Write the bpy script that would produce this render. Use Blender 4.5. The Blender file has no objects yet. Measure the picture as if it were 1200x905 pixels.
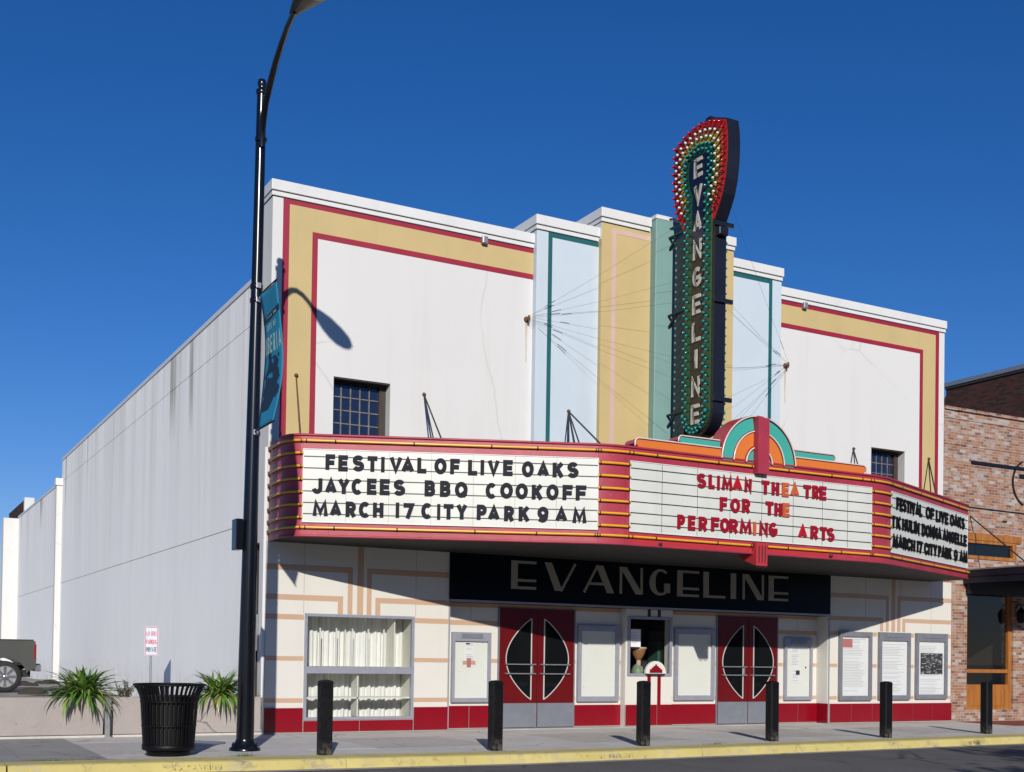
import bpy, bmesh, math, random
from mathutils import Vector, Matrix
R = math.radians
scene = bpy.context.scene
col = scene.collection
random.seed(7)

# ------------------------------------------------------------------ camera
cam_d = bpy.data.cameras.new('camera')
cam = bpy.data.objects.new('camera', cam_d); col.objects.link(cam)
yaw, pit, rol = R(28.671), R(0.998), R(0.8755)
fw = Vector((math.sin(yaw)*math.cos(pit), math.cos(yaw)*math.cos(pit), math.sin(pit)))
r0 = Vector((math.cos(yaw), -math.sin(yaw), 0)); u0 = r0.cross(fw)
rr = math.cos(rol)*r0 + math.sin(rol)*u0; uu = -math.sin(rol)*r0 + math.cos(rol)*u0
M3 = Matrix((rr, uu, -fw)).transposed()
cam.matrix_world = Matrix.Translation((-5.979, -19.696, 1.40)) @ M3.to_4x4()
cam_d.sensor_fit = 'HORIZONTAL'; cam_d.sensor_width = 36
cam_d.lens = 36*1388.87/1200
cam_d.shift_y = (744.6-452.5)/1200
cam_d.clip_start = .1; cam_d.clip_end = 4000
scene.camera = cam

# ------------------------------------------------------------------ light
SUN = Vector((.415, 1.0, -.475)).normalized()      # travel direction of the light
elev = math.asin(-SUN.z)
w = bpy.data.worlds.new('World'); scene.world = w; w.use_nodes = True
nt = w.node_tree; nt.nodes.clear()
sky = nt.nodes.new('ShaderNodeTexSky'); sky.sky_type = 'NISHITA'; sky.sun_disc = False
sky.sun_elevation = elev; sky.sun_rotation = math.atan2(-SUN.x, -SUN.y)
sky.altitude = 0; sky.air_density = 1.0; sky.dust_density = 0.0; sky.ozone_density = 6.0
hs = nt.nodes.new('ShaderNodeHueSaturation'); hs.inputs['Saturation'].default_value = 1.205
hs.inputs['Value'].default_value = 1.0
bg = nt.nodes.new('ShaderNodeBackground'); bg.inputs['Strength'].default_value = .075
wo = nt.nodes.new('ShaderNodeOutputWorld')
tint = nt.nodes.new('ShaderNodeMix'); tint.data_type = 'RGBA'; tint.blend_type = 'MULTIPLY'; tint.inputs[0].default_value = 1; tint.inputs[7].default_value = (1.08, .945, 1.17, 1)
nt.links.new(sky.outputs[0], hs.inputs['Color']); nt.links.new(hs.outputs[0], tint.inputs[6]); nt.links.new(tint.outputs[2], bg.inputs[0]); nt.links.new(bg.outputs[0], wo.inputs[0])
sd = bpy.data.lights.new('sun', 'SUN'); sd.energy = 4.5; sd.angle = R(.5); sd.color = (1, .95, .87)
so = bpy.data.objects.new('sun', sd); col.objects.link(so)
so.rotation_euler = SUN.to_track_quat('-Z', 'Y').to_euler(); so.location = (-20, -40, 30)
scene.view_settings.view_transform = 'Standard'; scene.view_settings.look = 'None'
scene.view_settings.exposure = 0; scene.view_settings.gamma = 1
scene.view_settings.use_curve_mapping = False

# ------------------------------------------------------------------ helpers
ROOT = {}
def setp(o, label=None, cat=None, group=None, kind=None):
    if label: o['label'] = label
    if cat: o['category'] = cat
    if group: o['group'] = group
    if kind: o['kind'] = kind
    return o
def thing(name, label, cat, loc=(0, 0, 0), group=None):
    o = bpy.data.objects.new(name, None); col.objects.link(o)
    o.location = loc; o.empty_display_size = .2
    ROOT[o] = Vector(loc)
    return setp(o, label, cat, group)
class MB:
    def __init__(s): s.v = []; s.f = []; s.m = []; s.sm = []
    def add(s, vs, fs, mi=0, smooth=False):
        b = len(s.v); s.v += [tuple(p) for p in vs]
        for f in fs:
            s.f.append([b+i for i in f]); s.m.append(mi); s.sm.append(smooth)
        return s
    def box(s, x0, x1, y0, y1, z0, z1, mi=0):
        if x0 > x1: x0, x1 = x1, x0
        if y0 > y1: y0, y1 = y1, y0
        if z0 > z1: z0, z1 = z1, z0
        return s.add([(x0,y0,z0),(x1,y0,z0),(x1,y1,z0),(x0,y1,z0),(x0,y0,z1),(x1,y0,z1),(x1,y1,z1),(x0,y1,z1)],
                     [(0,3,2,1),(4,5,6,7),(0,1,5,4),(1,2,6,5),(2,3,7,6),(3,0,4,7)], mi)
    def prism(s, pts, n, mi=0, mis=None, smooth=False):      # 3D planar polygon extruded along vector n (points out of the front)
        n = Vector(n); k = len(pts)
        P = [Vector(p) for p in pts]
        nn = Vector((0,0,0))
        for i in range(k): nn += P[i].cross(P[(i+1) % k])
        if nn.dot(n) < 0: P.reverse()
        mis = mi if mis is None else mis
        vs = P + [p+n for p in P]
        s.add(vs, [list(range(k))[::-1], list(range(k, 2*k))], mi)
        return s.add(vs, [(i, (i+1) % k, k+(i+1) % k, k+i) for i in range(k)], mis, smooth)
    def tube(s, pts, r, seg=8, mi=0, caps=True):
        P = [Vector(p) for p in pts]; n = len(P)
        rs = r if isinstance(r, (list, tuple)) else [r]*n
        t0 = (P[1]-P[0]).normalized()
        a = Vector((0,0,1)) if abs(t0.z) < .9 else Vector((1,0,0))
        x = t0.cross(a).normalized(); vs = []
        for i in range(n):
            t = (P[min(i+1, n-1)]-P[max(i-1, 0)]).normalized()
            x = (x - t*x.dot(t)).normalized(); y = t.cross(x)
            for k in range(seg):
                an = 2*math.pi*k/seg
                vs.append(P[i]+rs[i]*(math.cos(an)*x+math.sin(an)*y))
        fs = [(i*seg+k, i*seg+(k+1) % seg, (i+1)*seg+(k+1) % seg, (i+1)*seg+k) for i in range(n-1) for k in range(seg)]
        s.add(vs, fs, mi, True)
        if caps:
            s.add(vs[:seg], [list(range(seg))[::-1]], mi); s.add(vs[-seg:], [list(range(seg))], mi)
        return s
    def lathe(s, prof, c, seg=24, mi=0, smooth=True, axis='z'):
        c = Vector(c); vs = []
        for r, h in prof:
            for k in range(seg):
                an = 2*math.pi*k/seg
                p = (r*math.cos(an), r*math.sin(an), h)
                if axis == 'y': p = (p[0], p[2], p[1])
                if axis == 'x': p = (p[2], p[0], p[1])
                vs.append(c+Vector(p))
        n = len(prof)
        fs = [(i*seg+k, i*seg+(k+1) % seg, (i+1)*seg+(k+1) % seg, (i+1)*seg+k) for i in range(n-1) for k in range(seg)]
        if axis == 'y': fs = [f[::-1] for f in fs]
        s.add(vs, fs, mi, smooth)
        if prof[0][0] > 1e-4: s.add(vs[:seg], [list(range(seg))[::-1]], mi)
        if prof[-1][0] > 1e-4: s.add(vs[-seg:], [list(range(seg))], mi)
        return s
    def build(s, name, mat, parent=None, label=None, bevel=0, kind=None):
        off = Vector((0,0,0)); q = parent
        while q is not None:
            if q in ROOT: off = ROOT[q]
            q = q.parent
        me = bpy.data.meshes.new(name)
        me.from_pydata([(x-off.x, y-off.y, z-off.z) for x, y, z in s.v], [], s.f)
        for mt in (mat if isinstance(mat, (list, tuple)) else [mat]): me.materials.append(mt)
        me.polygons.foreach_set('material_index', s.m); me.polygons.foreach_set('use_smooth', s.sm)
        me.update()
        o = bpy.data.objects.new(name, me); col.objects.link(o)
        if parent is not None: o.parent = parent
        if bevel:
            b = o.modifiers.new('bevel', 'BEVEL'); b.width = bevel; b.segments = 2; b.limit_method = 'ANGLE'; b.angle_limit = R(40)
        if label: o['label'] = label
        if kind: o['kind'] = kind
        return o
def quick(name, mat, parent, *boxes, label=None, bevel=0):
    m = MB()
    for b in boxes: m.box(*b)
    return m.build(name, mat, parent, label, bevel)
def pierced(x0, x1, z0, z1, y0, y1, holes, mb=None):
    """slab in the XZ plane (front y0, back y1) with rectangular openings (hx0,hx1,hz0,hz1)"""
    mb = mb or MB()
    xs = sorted({x0, x1, *[min(max(h[i], x0), x1) for h in holes for i in (0, 1)]})
    zs = sorted({z0, z1, *[min(max(h[i], z0), z1) for h in holes for i in (2, 3)]})
    def solid(i, j):
        if not (0 <= i < len(xs)-1 and 0 <= j < len(zs)-1): return False
        cx, cz = (xs[i]+xs[i+1])/2, (zs[j]+zs[j+1])/2
        return not any(h[0] < cx < h[1] and h[2] < cz < h[3] for h in holes)
    for i in range(len(xs)-1):
        for j in range(len(zs)-1):
            if not solid(i, j): continue
            a, b, c, d = xs[i], xs[i+1], zs[j], zs[j+1]
            mb.add([(a,y0,c),(b,y0,c),(b,y0,d),(a,y0,d)], [(0,1,2,3)])
            mb.add([(a,y1,c),(b,y1,c),(b,y1,d),(a,y1,d)], [(3,2,1,0)])
            if not solid(i-1, j): mb.add([(a,y0,c),(a,y0,d),(a,y1,d),(a,y1,c)], [(0,1,2,3)])
            if not solid(i+1, j): mb.add([(b,y0,c),(b,y0,d),(b,y1,d),(b,y1,c)], [(3,2,1,0)])
            if not solid(i, j-1): mb.add([(a,y0,c),(b,y0,c),(b,y1,c),(a,y1,c)], [(3,2,1,0)])
            if not solid(i, j+1): mb.add([(a,y0,d),(b,y0,d),(b,y1,d),(a,y1,d)], [(0,1,2,3)])
    return mb
def clone(root, loc, label=None):
    r = root.copy(); col.objects.link(r); r.location = loc
    if label: r['label'] = label
    for ch in list(root.children):
        c = ch.copy(); col.objects.link(c); c.parent = r
        for g in list(ch.children):
            d = g.copy(); col.objects.link(d); d.parent = c
    return r

# ------------------------------------------------------------------ materials
class NG:
    def __init__(s, name):
        s.mat = bpy.data.materials.new(name); s.mat.use_nodes = True
        s.t = s.mat.node_tree; s.t.nodes.clear()
        s.out = s.t.nodes.new('ShaderNodeOutputMaterial'); s.p = s.t.nodes.new('ShaderNodeBsdfPrincipled')
        s.t.links.new(s.p.outputs[0], s.out.inputs[0]); s._tc = None
    def tc(s):
        if not s._tc: s._tc = s.t.nodes.new('ShaderNodeTexCoord')
        return s._tc.outputs['Object']
    def link(s, a, b): s.t.links.new(a, b)
    def put(s, sock, v):
        if hasattr(v, 'is_output'): s.link(v, sock)
        else: sock.default_value = v
    def map(s, scale, vec=None):
        n = s.t.nodes.new('ShaderNodeMapping'); s.link(vec or s.tc(), n.inputs[0]); n.inputs['Scale'].default_value = scale; return n.outputs[0]
    def noise(s, scale, detail=3, vec=None, rough=.55, dist=0):
        n = s.t.nodes.new('ShaderNodeTexNoise'); n.inputs['Scale'].default_value = scale; n.inputs['Detail'].default_value = detail
        n.inputs['Roughness'].default_value = rough; n.inputs['Distortion'].default_value = dist
        s.link(vec or s.tc(), n.inputs['Vector']); return n.outputs[0]
    def voro(s, scale, vec=None, feature='F1'):
        n = s.t.nodes.new('ShaderNodeTexVoronoi'); n.feature = feature; n.inputs['Scale'].default_value = scale
        s.link(vec or s.tc(), n.inputs['Vector']); return n
    def ramp(s, fac, stops, interp='LINEAR'):
        n = s.t.nodes.new('ShaderNodeValToRGB'); n.color_ramp.interpolation = interp
        el = n.color_ramp.elements
        while len(el) < len(stops): el.new(.5)
        for e, (p, c) in zip(el, stops):
            e.position = p; e.color = (*c, 1) if isinstance(c, (tuple, list)) else (c, c, c, 1)
        s.link(fac, n.inputs[0]); return n.outputs[0]
    def mix(s, fac, a, b, mode='MIX'):
        n = s.t.nodes.new('ShaderNodeMix'); n.data_type = 'RGBA'; n.blend_type = mode
        s.put(n.inputs[0], fac)
        for k, v in ((6, a), (7, b)):
            if isinstance(v, tuple): v = (*v, 1)
            s.put(n.inputs[k], v)
        return n.outputs[2]
    def math(s, op, a, b=0.0, c=None):
        n = s.t.nodes.new('ShaderNodeMath'); n.operation = op; s.put(n.inputs[0], a); s.put(n.inputs[1], b)
        if c is not None: s.put(n.inputs[2], c)
        return n.outputs[0]
    def sep(s, vec=None):
        n = s.t.nodes.new('ShaderNodeSeparateXYZ'); s.link(vec or s.tc(), n.inputs[0]); return n.outputs
    def comb(s, x, y, z):
        n = s.t.nodes.new('ShaderNodeCombineXYZ')
        for i, v in enumerate((x, y, z)): s.put(n.inputs[i], v)
        return n.outputs[0]
    def bump(s, h, strength=.3, dist=.01):
        n = s.t.nodes.new('ShaderNodeBump'); n.inputs['Strength'].default_value = strength; n.inputs['Distance'].default_value = dist
        s.link(h, n.inputs['Height']); s.link(n.outputs[0], s.p.inputs['Normal']); return s
    def base(s, c):
        s.put(s.p.inputs['Base Color'], (*c, 1) if isinstance(c, tuple) else c); return s
    def set(s, rough=.5, metal=0., spec=None, coat=0):
        s.put(s.p.inputs['Roughness'], rough); s.put(s.p.inputs['Metallic'], metal)
        if spec is not None: s.p.inputs['Specular IOR Level'].default_value = spec
        s.p.inputs['Coat Weight'].default_value = coat
        return s
KA = .83     # paints are a little greyer than fresh white
def paint(name, c, rough=.5, var=.12, scale=1.5, bump=.08, grime=None, metal=0, spec=None):
    c = tuple(x*KA for x in c)
    g = NG(name); n = g.noise(scale, 6, rough=.65)
    d = tuple(x*(1-var) for x in c); l = tuple(min(1, x*(1+var*.6)) for x in c)
    b = g.ramp(n, [(.3, d), (.7, l)])
    if grime is not None:
        st = g.noise(1, 4, g.map((3.0, 3.0, .25)))
        b = g.mix(g.ramp(st, [(.52, 0.), (.8, grime)]), b, (.25, .22, .18))
    g.base(b).set(rough, metal, spec)
    if bump: g.bump(g.noise(scale*18, 4), bump, .004)
    return g.mat
def flat(name, c, rough=.5, metal=0, spec=None, coat=0):
    c = tuple(x*KA for x in c)
    g = NG(name); n = g.noise(6, 3)
    g.base(g.ramp(n, [(.25, tuple(x*.92 for x in c)), (.75, tuple(min(1, x*1.05) for x in c))])).set(rough, metal, spec, coat)
    return g.mat

def mk_stucco(name, c, crack=True):
    c = tuple(x*KA for x in c)
    g = NG(name); n = g.noise(.6, 6, rough=.6)
    b = g.ramp(n, [(.3, tuple(x*.965 for x in c)), (.7, c)])
    pv = g.voro(.55, g.mix(.2, g.tc(), g.noise(1.1, 3)))
    b = g.mix(g.ramp(g.sep(pv.outputs['Color'])[0], [(.35, 0.), (.8, .5)]), b, tuple(x*.955 for x in c))
    st = g.noise(1, 5, g.map((2.2, 2.2, .12)))
    b = g.mix(g.ramp(st, [(.54, 0.), (.78, .26)]), b, (.50, .46, .38))
    if crack:
        wv = g.noise(1.3, 4)
        v = g.voro(.34, g.mix(.12, g.tc(), wv), 'DISTANCE_TO_EDGE')
        br = g.noise(.45, 2)
        m = g.math('MULTIPLY', g.ramp(v.outputs[0], [(.0, 1.), (.007, 0.)]), g.ramp(br, [(.46, 0.), (.56, .55)]))
        b = g.mix(m, b, (.45, .43, .38))
    g.base(b).set(.75, spec=.3); g.bump(g.math('ADD', g.math('MULTIPLY', g.noise(22, 5), .35), g.math('MULTIPLY', g.noise(2.0, 4), 1.6)), .22, .012); return g.mat
M = {}
M['stucco'] = mk_stucco('white_stucco', (.765, .755, .73))
def mk_sidewall():
    g = NG('stained_white_render')
    st = g.noise(1, 6, g.map((1, .9, .05)), rough=.7)
    b = g.ramp(st, [(.28, (.86, .845, .80)), (.45, (.92, .915, .89)), (.6, (.90, .895, .87)), (.72, (.93, .925, .905))])
    fine = g.noise(1, 4, g.map((1, 3.5, .06)))
    b = g.mix(g.ramp(fine, [(.55, 0.), (.8, .22)]), b, (.72, .69, .61))
    z = g.sep()[2]
    top = g.math('MULTIPLY', g.ramp(g.math('MULTIPLY_ADD', z, .125, 0.), [(.35, 0.), (1.0, 1.)]), g.ramp(g.noise(1, 5, g.map((1, 1.6, .05)), rough=.75), [(.46, 0.), (.66, .55)]))
    b = g.mix(top, b, (.52, .48, .38))
    drip = g.math('MULTIPLY', g.ramp(g.noise(1, 3, g.map((1, .8, .02))), [(.62, 0.), (.66, .7)]), g.ramp(g.math('MULTIPLY_ADD', z, .125, 0.), [(.75, 0.), (.9, 1.)]))
    b = g.mix(drip, b, (.16, .15, .12))
    pat = g.noise(.5, 5)
    b = g.mix(g.ramp(pat, [(.4, 0.), (.7, .35)]), b, (.83, .83, .82))
    b = g.mix(g.math('MULTIPLY', g.ramp(g.math('MULTIPLY_ADD', z, .5, 0.), [(.1, .75), (.6, 0.)]), g.ramp(g.noise(2.2, 6, rough=.7), [(.4, 0.), (.65, 1.)])), b, (.52, .49, .42))
    g.base(b).set(.85, spec=.25); g.bump(g.noise(9, 6), .25, .01); return g.mat
M['sidewall'] = mk_sidewall()
M['cap'] = paint('white_painted_metal', (.80, .80, .78), .4, .04, grime=.12)
M['gap'] = flat('dark_joint', (.035, .032, .03), .9)
M['joint'] = flat('panel_joint', (.42, .40, .36), .8)
M['stripe_red'] = paint('crimson_paint', (.36, .012, .04), .55, .14, 2.5)
M['yellow'] = paint('ochre_stucco', (.62, .47, .215), .7, .06, 1.2, grime=.1)
M['pink'] = paint('pale_pink_paint', (.68, .47, .40), .7, .06)
M['blue'] = paint('pale_blue_stucco', (.60, .69, .76), .7, .04, .9, grime=.1)
M['tealstripe'] = paint('deep_teal_paint', (.006, .12, .13), .55, .1)
M['fin'] = paint('sage_teal_stucco', (.22, .385, .355), .6, .08, 1.3, grime=.1)
M['panel'] = paint('cream_enamel_panel', (.77, .745, .68), .25, .03, .8, 0, grime=.06, spec=.4)
M['tan'] = paint('tan_enamel', (.62, .41, .275), .3, .05, 1, 0)
M['kick'] = paint('red_glazed_tile', (.26, .003, .013), .22, .08, 2, 0)
M['alu'] = paint('grey_aluminium', (.42, .43, .50), .42, .1, 8, .05, metal=.35)
M['alud'] = paint('dull_aluminium', (.27, .275, .31), .45, .15, 6, .05, metal=.3)
M['navy'] = paint('black_glass_sign_panel', (.0025, .006, .011), .3, .2, 1, 0, spec=.18)
M['letter_facade'] = paint('faded_cream_letter', (.36, .34, .285), .55, .12, 4)
M['door_red'] = paint('dark_red_door_paint', (.135, .002, .003), .35, .12, 3)
M['steel'] = paint('brushed_steel_plate', (.30, .32, .37), .4, .1, 5, .03, metal=.4)
M['white_trim'] = paint('white_metal_trim', (.80, .77, .72), .4, .04)
M['bead'] = paint('aluminium_bead', (.62, .60, .57), .4, .06, 4, 0)
M['curtain'] = paint('white_curtain_cloth', (.86, .86, .83), .9, .04, 3)
M['paper'] = paint('cream_poster_paper', (.85, .85, .80), .7, .03, 1)
M['paper_w'] = paint('white_paper', (.86, .865, .88), .7, .03, 2)
M['ink'] = flat('black_ink', (.03, .03, .04), .7)
M['ink_red'] = flat('faded_red_ink', (.55, .18, .18), .7)
M['ink_grey'] = flat('grey_ink', (.48, .48, .50), .7)
M['black'] = paint('black_powder_coat', (.0035, .0035, .0045), .5, .25, 6, .05, spec=.22)
M['pole'] = paint('navy_black_gloss', (.0055, .0065, .011), .22, .2, 4, 0)
def mk_mq():
    g = NG('faded_rose_red_sheet'); c0 = (.43, .040, .070); x, y, z = g.sep()[:3]
    c = g.ramp(g.noise(.9, 6, rough=.65), [(.3, (.29, .023, .042)), (.55, tuple(x*.83 for x in c0)), (.75, (.42, .065, .09))])
    sc = g.noise(1, 5, g.map((7, 7, .8)), rough=.7); c = g.mix(g.ramp(sc, [(.56, 0.), (.72, .35)]), c, (.20, .035, .045))
    c = g.mix(g.ramp(g.noise(26, 5, rough=.75), [(.64, 0.), (.72, .5)]), c, (.62, .30, .30))
    sm = g.math('LESS_THAN', g.math('FRACT', g.math('DIVIDE', g.math('ADD', x, 50.3), 1.53)), .006)
    c = g.mix(g.math('MULTIPLY', sm, .7), c, (.10, .012, .02))
    g.base(c).set(.45); g.bump(g.math('ADD', g.noise(3.0, 3), g.math('MULTIPLY', g.noise(40, 3), .05)), .25, .02); return g.mat
M['mq_red'] = mk_mq()
M['mq_red2'] = paint('bright_red_sheet', (.52, .035, .05), .45, .1, 1.6, .05)
M['mq_side'] = paint('weathered_dark_sheet', (.12, .05, .06), .5, .2, 2)
M['tube'] = flat('amber_neon_tube', (.86, .42, .03), .25)
M['clip'] = flat('black_tube_clip', (.02, .02, .02), .5)
M['glassclip'] = flat('pale_tube_electrode', (.7, .68, .62), .25)
M['board'] = paint('ivory_letter_board', (.73, .74, .68), .35, .07, 1.4, .0, grime=.18)
M['track'] = flat('letter_track', (.05, .05, .045), .5, .3)
M['lblack'] = paint('charcoal_letter', (.013, .015, .024), .6, .15, 5, .03, spec=.15)
M['lblack2'] = flat('black_letter', (.004, .004, .005), .6, 0, .15)
M['lred'] = paint('crimson_letter', (.34, .004, .016), .35, .1, 5)
M['lorange'] = paint('sun_faded_orange_letter', (.62, .12, .03), .4, .15, 9)
M['lred2'] = flat('bright_red_letter', (.50, .006, .012), .35)
M['orange'] = paint('orange_enamel', (.76, .20, .03), .4, .05, 2)
M['teal'] = paint('turquoise_enamel', (.06, .42, .34), .4, .05, 2)
M['neon_w'] = flat('unlit_white_neon', (.80, .68, .62), .2)
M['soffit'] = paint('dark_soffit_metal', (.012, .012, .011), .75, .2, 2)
M['rust'] = paint('rusty_iron', (.16, .07, .03), .8, .3, 12)
M['wire'] = flat('dark_steel_wire', (.03, .035, .05), .5, .4)
M['guy'] = flat('grey_cable', (.10, .10, .11), .5, .3)
M['sgn_body'] = paint('black_navy_sheet_metal', (.008, .009, .018), .4, .3, 3, .05)
M['s_red'] = paint('sign_red', (.62, .012, .008), .4, .15, 8)
M['s_orange'] = paint('sign_orange', (.60, .13, .012), .4, .15, 8)
M['s_yellow'] = paint('sign_yellow', (.68, .42, .02), .4, .12, 8)
M['s_green'] = paint('sign_green', (.018, .10, .035), .45, .25, 6)
M['s_navy'] = flat('sign_navy', (.006, .008, .03), .35)
M['s_brown'] = paint('sign_brown', (.035, .022, .010), .5, .3, 5)
M['s_letter'] = paint('peeling_cream_paint', (.66, .62, .52), .5, .2, 14)
M['b_teal'] = flat('teal_bulb_glass', (.01, .30, .32), .12)
M['b_red'] = flat('red_bulb_glass', (.60, .005, .02), .12)
M['b_white'] = flat('frosted_bulb_glass', (.82, .80, .74), .15)
M['mount_shade'] = paint('shadow_teal_channel', (.006, .028, .04), .5, .3, 3, .05)
M['socket'] = flat('bulb_socket', (.02, .025, .02), .5)
M['winframe'] = paint('brown_steel_sash', (.055, .038, .032), .6, .25, 6)
M['muntin'] = paint('weathered_muntin', (.20, .18, .165), .6, .4, 14)
def mk_pane(name, c, rough=.05):
    g = NG(name); g.base(c).set(rough, spec=.6); g.bump(g.noise(2.2, 2), .05, .02); return g.mat
M['pane'] = mk_pane('dark_blue_pane', (.010, .018, .05))
M['glass_dark'] = mk_pane('dark_door_glass', (.006, .007, .008), .03)
def mk_clear():
    g = NG('clear_glass'); t = g.t
    tr = t.nodes.new('ShaderNodeBsdfTransparent'); tr.inputs[0].default_value = (.975, .98, .975, 1)
    gl = t.nodes.new('ShaderNodeBsdfGlossy'); gl.inputs['Roughness'].default_value = .01
    lw = t.nodes.new('ShaderNodeLayerWeight'); fr = g.math('MULTIPLY_ADD', g.math('POWER', lw.outputs['Facing'], 5.0), .92, .035)
    mx = t.nodes.new('ShaderNodeMixShader'); t.links.new(fr, mx.inputs[0]); t.links.new(tr.outputs[0], mx.inputs[1]); t.links.new(gl.outputs[0], mx.inputs[2])
    t.links.new(mx.outputs[0], g.out.inputs[0]); return g.mat
M['glass'] = mk_clear()
M['interior'] = flat('dark_interior', (.02, .018, .017), .9)
M['interior_tan'] = flat('dim_interior_wall', (.34, .31, .28), .9)
M['ulily'] = flat('pale_display_lining', (.78, .775, .69), .7)
def mk_brick(name, stops, mortar, wash=.3, bw=.215, bh=.072, bump=.5, washc=(.62, .58, .56)):
    stops = [(p, tuple(x*KA for x in c)) for p, c in stops]; mortar = tuple(x*KA for x in mortar); washc = tuple(x*KA for x in washc)
    g = NG(name); x, y, z = g.sep()[:3]
    u = g.math('DIVIDE', g.math('ADD', x, y), bw); v = g.math('DIVIDE', z, bh)
    row = g.math('FLOOR', v); u2 = g.math('MULTIPLY_ADD', row, .5, u)
    cl = g.math('FLOOR', u2); fu = g.math('FRACT', u2); fv = g.math('FRACT', v)
    wn = g.t.nodes.new('ShaderNodeTexWhiteNoise'); wn.noise_dimensions = '3D'; g.link(g.comb(cl, row, 3.7), wn.inputs['Vector'])
    c = g.ramp(wn.outputs[0], stops)
    c = g.mix(g.ramp(g.noise(30, 4), [(.35, 0.), (.75, .35)]), c, (.75, .70, .66), 'MULTIPLY')
    mm = g.math('MAXIMUM', g.math('LESS_THAN', fu, .05), g.math('LESS_THAN', fv, .15))
    c = g.mix(mm, c, mortar)
    c = g.mix(g.ramp(g.noise(3.2, 6, rough=.7), [(.48, 0.), (.72, wash)]), c, washc)
    g.base(c).set(.85, spec=.2)
    g.bump(g.math('ADD', g.math('MULTIPLY', g.math('SUBTRACT', 1., mm), .7), g.math('MULTIPLY', g.noise(40, 4), .4)), bump, .012)
    return g.mat
M['brick'] = mk_brick('reclaimed_orange_brick', [(0., (.15, .095, .08)), (.10, (.25, .11, .075)), (.30, (.36, .16, .09)), (.55, (.41, .20, .11)), (.75, (.37, .23, .16)), (.90, (.42, .33, .28)), (1., (.50, .45, .41))], (.42, .38, .345), .45, .205, .067)
M['brick_dark'] = mk_brick('dark_brown_brick', [(0., (.035, .025, .02)), (.35, (.07, .03, .025)), (.7, (.11, .035, .03)), (1., (.07, .05, .04))], (.06, .05, .045), .15, washc=(.05, .055, .045))
def mk_wood():
    g = NG('orange_varnished_wood'); n = g.noise(1, 6, g.map((14, 14, 1.2)), rough=.65)
    g.base(g.ramp(n, [(.3, (.24, .08, .013)), (.7, (.42, .17, .034))])).set(.4); g.bump(n, .1, .003); return g.mat
M['wood'] = mk_wood()
def mk_asphalt():
    g = NG('worn_asphalt'); n = g.noise(240, 3); b = g.noise(.7, 5, rough=.6)
    c = g.ramp(n, [(.3, (.06, .058, .058)), (.55, (.145, .14, .138)), (.75, (.32, .31, .30))])
    c = g.mix(g.ramp(b, [(.35, 0.), (.7, .5)]), c, (.075, .072, .072))
    ck = g.voro(.45, g.mix(.25, g.tc(), g.noise(2.2, 5)), 'DISTANCE_TO_EDGE')
    c = g.mix(g.math('MULTIPLY', g.ramp(ck.outputs[0], [(0., .9), (.012, 0.)]), g.ramp(g.noise(.6, 2), [(.45, 0.), (.55, 1.)])), c, (.02, .02, .02))
    c = g.mix(g.ramp(g.noise(1.6, 5, rough=.7, dist=.5), [(.6, 0.), (.75, .6)]), c, (.035, .033, .032))
    g.base(c).set(.9, spec=.2); g.bump(n, .6, .006); return g.mat
M['asphalt'] = mk_asphalt()
def mk_lot():
    g = NG('lot_asphalt'); b = g.noise(1.2, 6, rough=.65)
    g.base(g.ramp(b, [(.35, (.20, .19, .175)), (.6, (.32, .30, .27)), (.75, (.40, .375, .34))])).set(.9, spec=.2); g.bump(g.noise(60, 4), .5, .01); return g.mat
M['lot'] = mk_lot()
def mk_conc(name, a, b, agg=False, stain=.35):
    g = NG(name); n = g.noise(1.1, 8, rough=.68); f = g.noise(90, 3)
    c = g.ramp(n, [(.3, a), (.68, b)])
    c = g.mix(g.ramp(f, [(.35, .35), (.65, 0.)]), c, tuple(x*.6 for x in a))
    if agg:
        v = g.voro(75)
        c = g.mix(.45, c, g.ramp(v.outputs['Color'], [(.15, (.20, .18, .16)), (.5, (.48, .44, .40)), (.9, (.70, .66, .60))]))
        g.bump(v.outputs['Distance'], .8, .006)
    else: g.bump(g.noise(45, 5), .25, .004)
    st = g.noise(2.3, 5, rough=.7, dist=.6)
    c = g.mix(g.ramp(st, [(.55, 0.), (.75, stain)]), c, tuple(x*.45 for x in a))
    gv = g.voro(5.5); gr = g.math('MULTIPLY', g.math('LESS_THAN', gv.outputs['Distance'], .085), g.math('GREATER_THAN', g.sep(gv.outputs['Color'])[0], .55))
    c = g.mix(g.math('MULTIPLY', gr, .55), c, tuple(x*.28 for x in a))
    ck = g.voro(.55, g.mix(.25, g.tc(), g.noise(2.5, 5)), 'DISTANCE_TO_EDGE')
    c = g.mix(g.math('MULTIPLY', g.ramp(ck.outputs[0], [(0., .8), (.008, 0.)]), g.ramp(g.noise(.8, 2), [(.48, 0.), (.55, 1.)])), c, tuple(x*.25 for x in a))
    g.base(c).set(.88, spec=.25); return g.mat
M['walk'] = mk_conc('pale_concrete', (.50, .475, .445), (.63, .605, .565))
M['agg'] = mk_conc('exposed_aggregate', (.45, .42, .39), (.58, .545, .50), True)
M['walk_dark'] = mk_conc('dark_concrete', (.25, .24, .225), (.36, .345, .32), stain=.4)
M['pinkconc'] = mk_conc('pinkish_concrete', (.335, .295, .275), (.42, .375, .35), stain=.2)
M['redwalk'] = mk_brick('red_paver', [(0., (.20, .05, .035)), (.5, (.28, .075, .05)), (1., (.34, .10, .07))], (.20, .10, .08), .2, .2, .1, .3, (.3, .2, .17))
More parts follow.
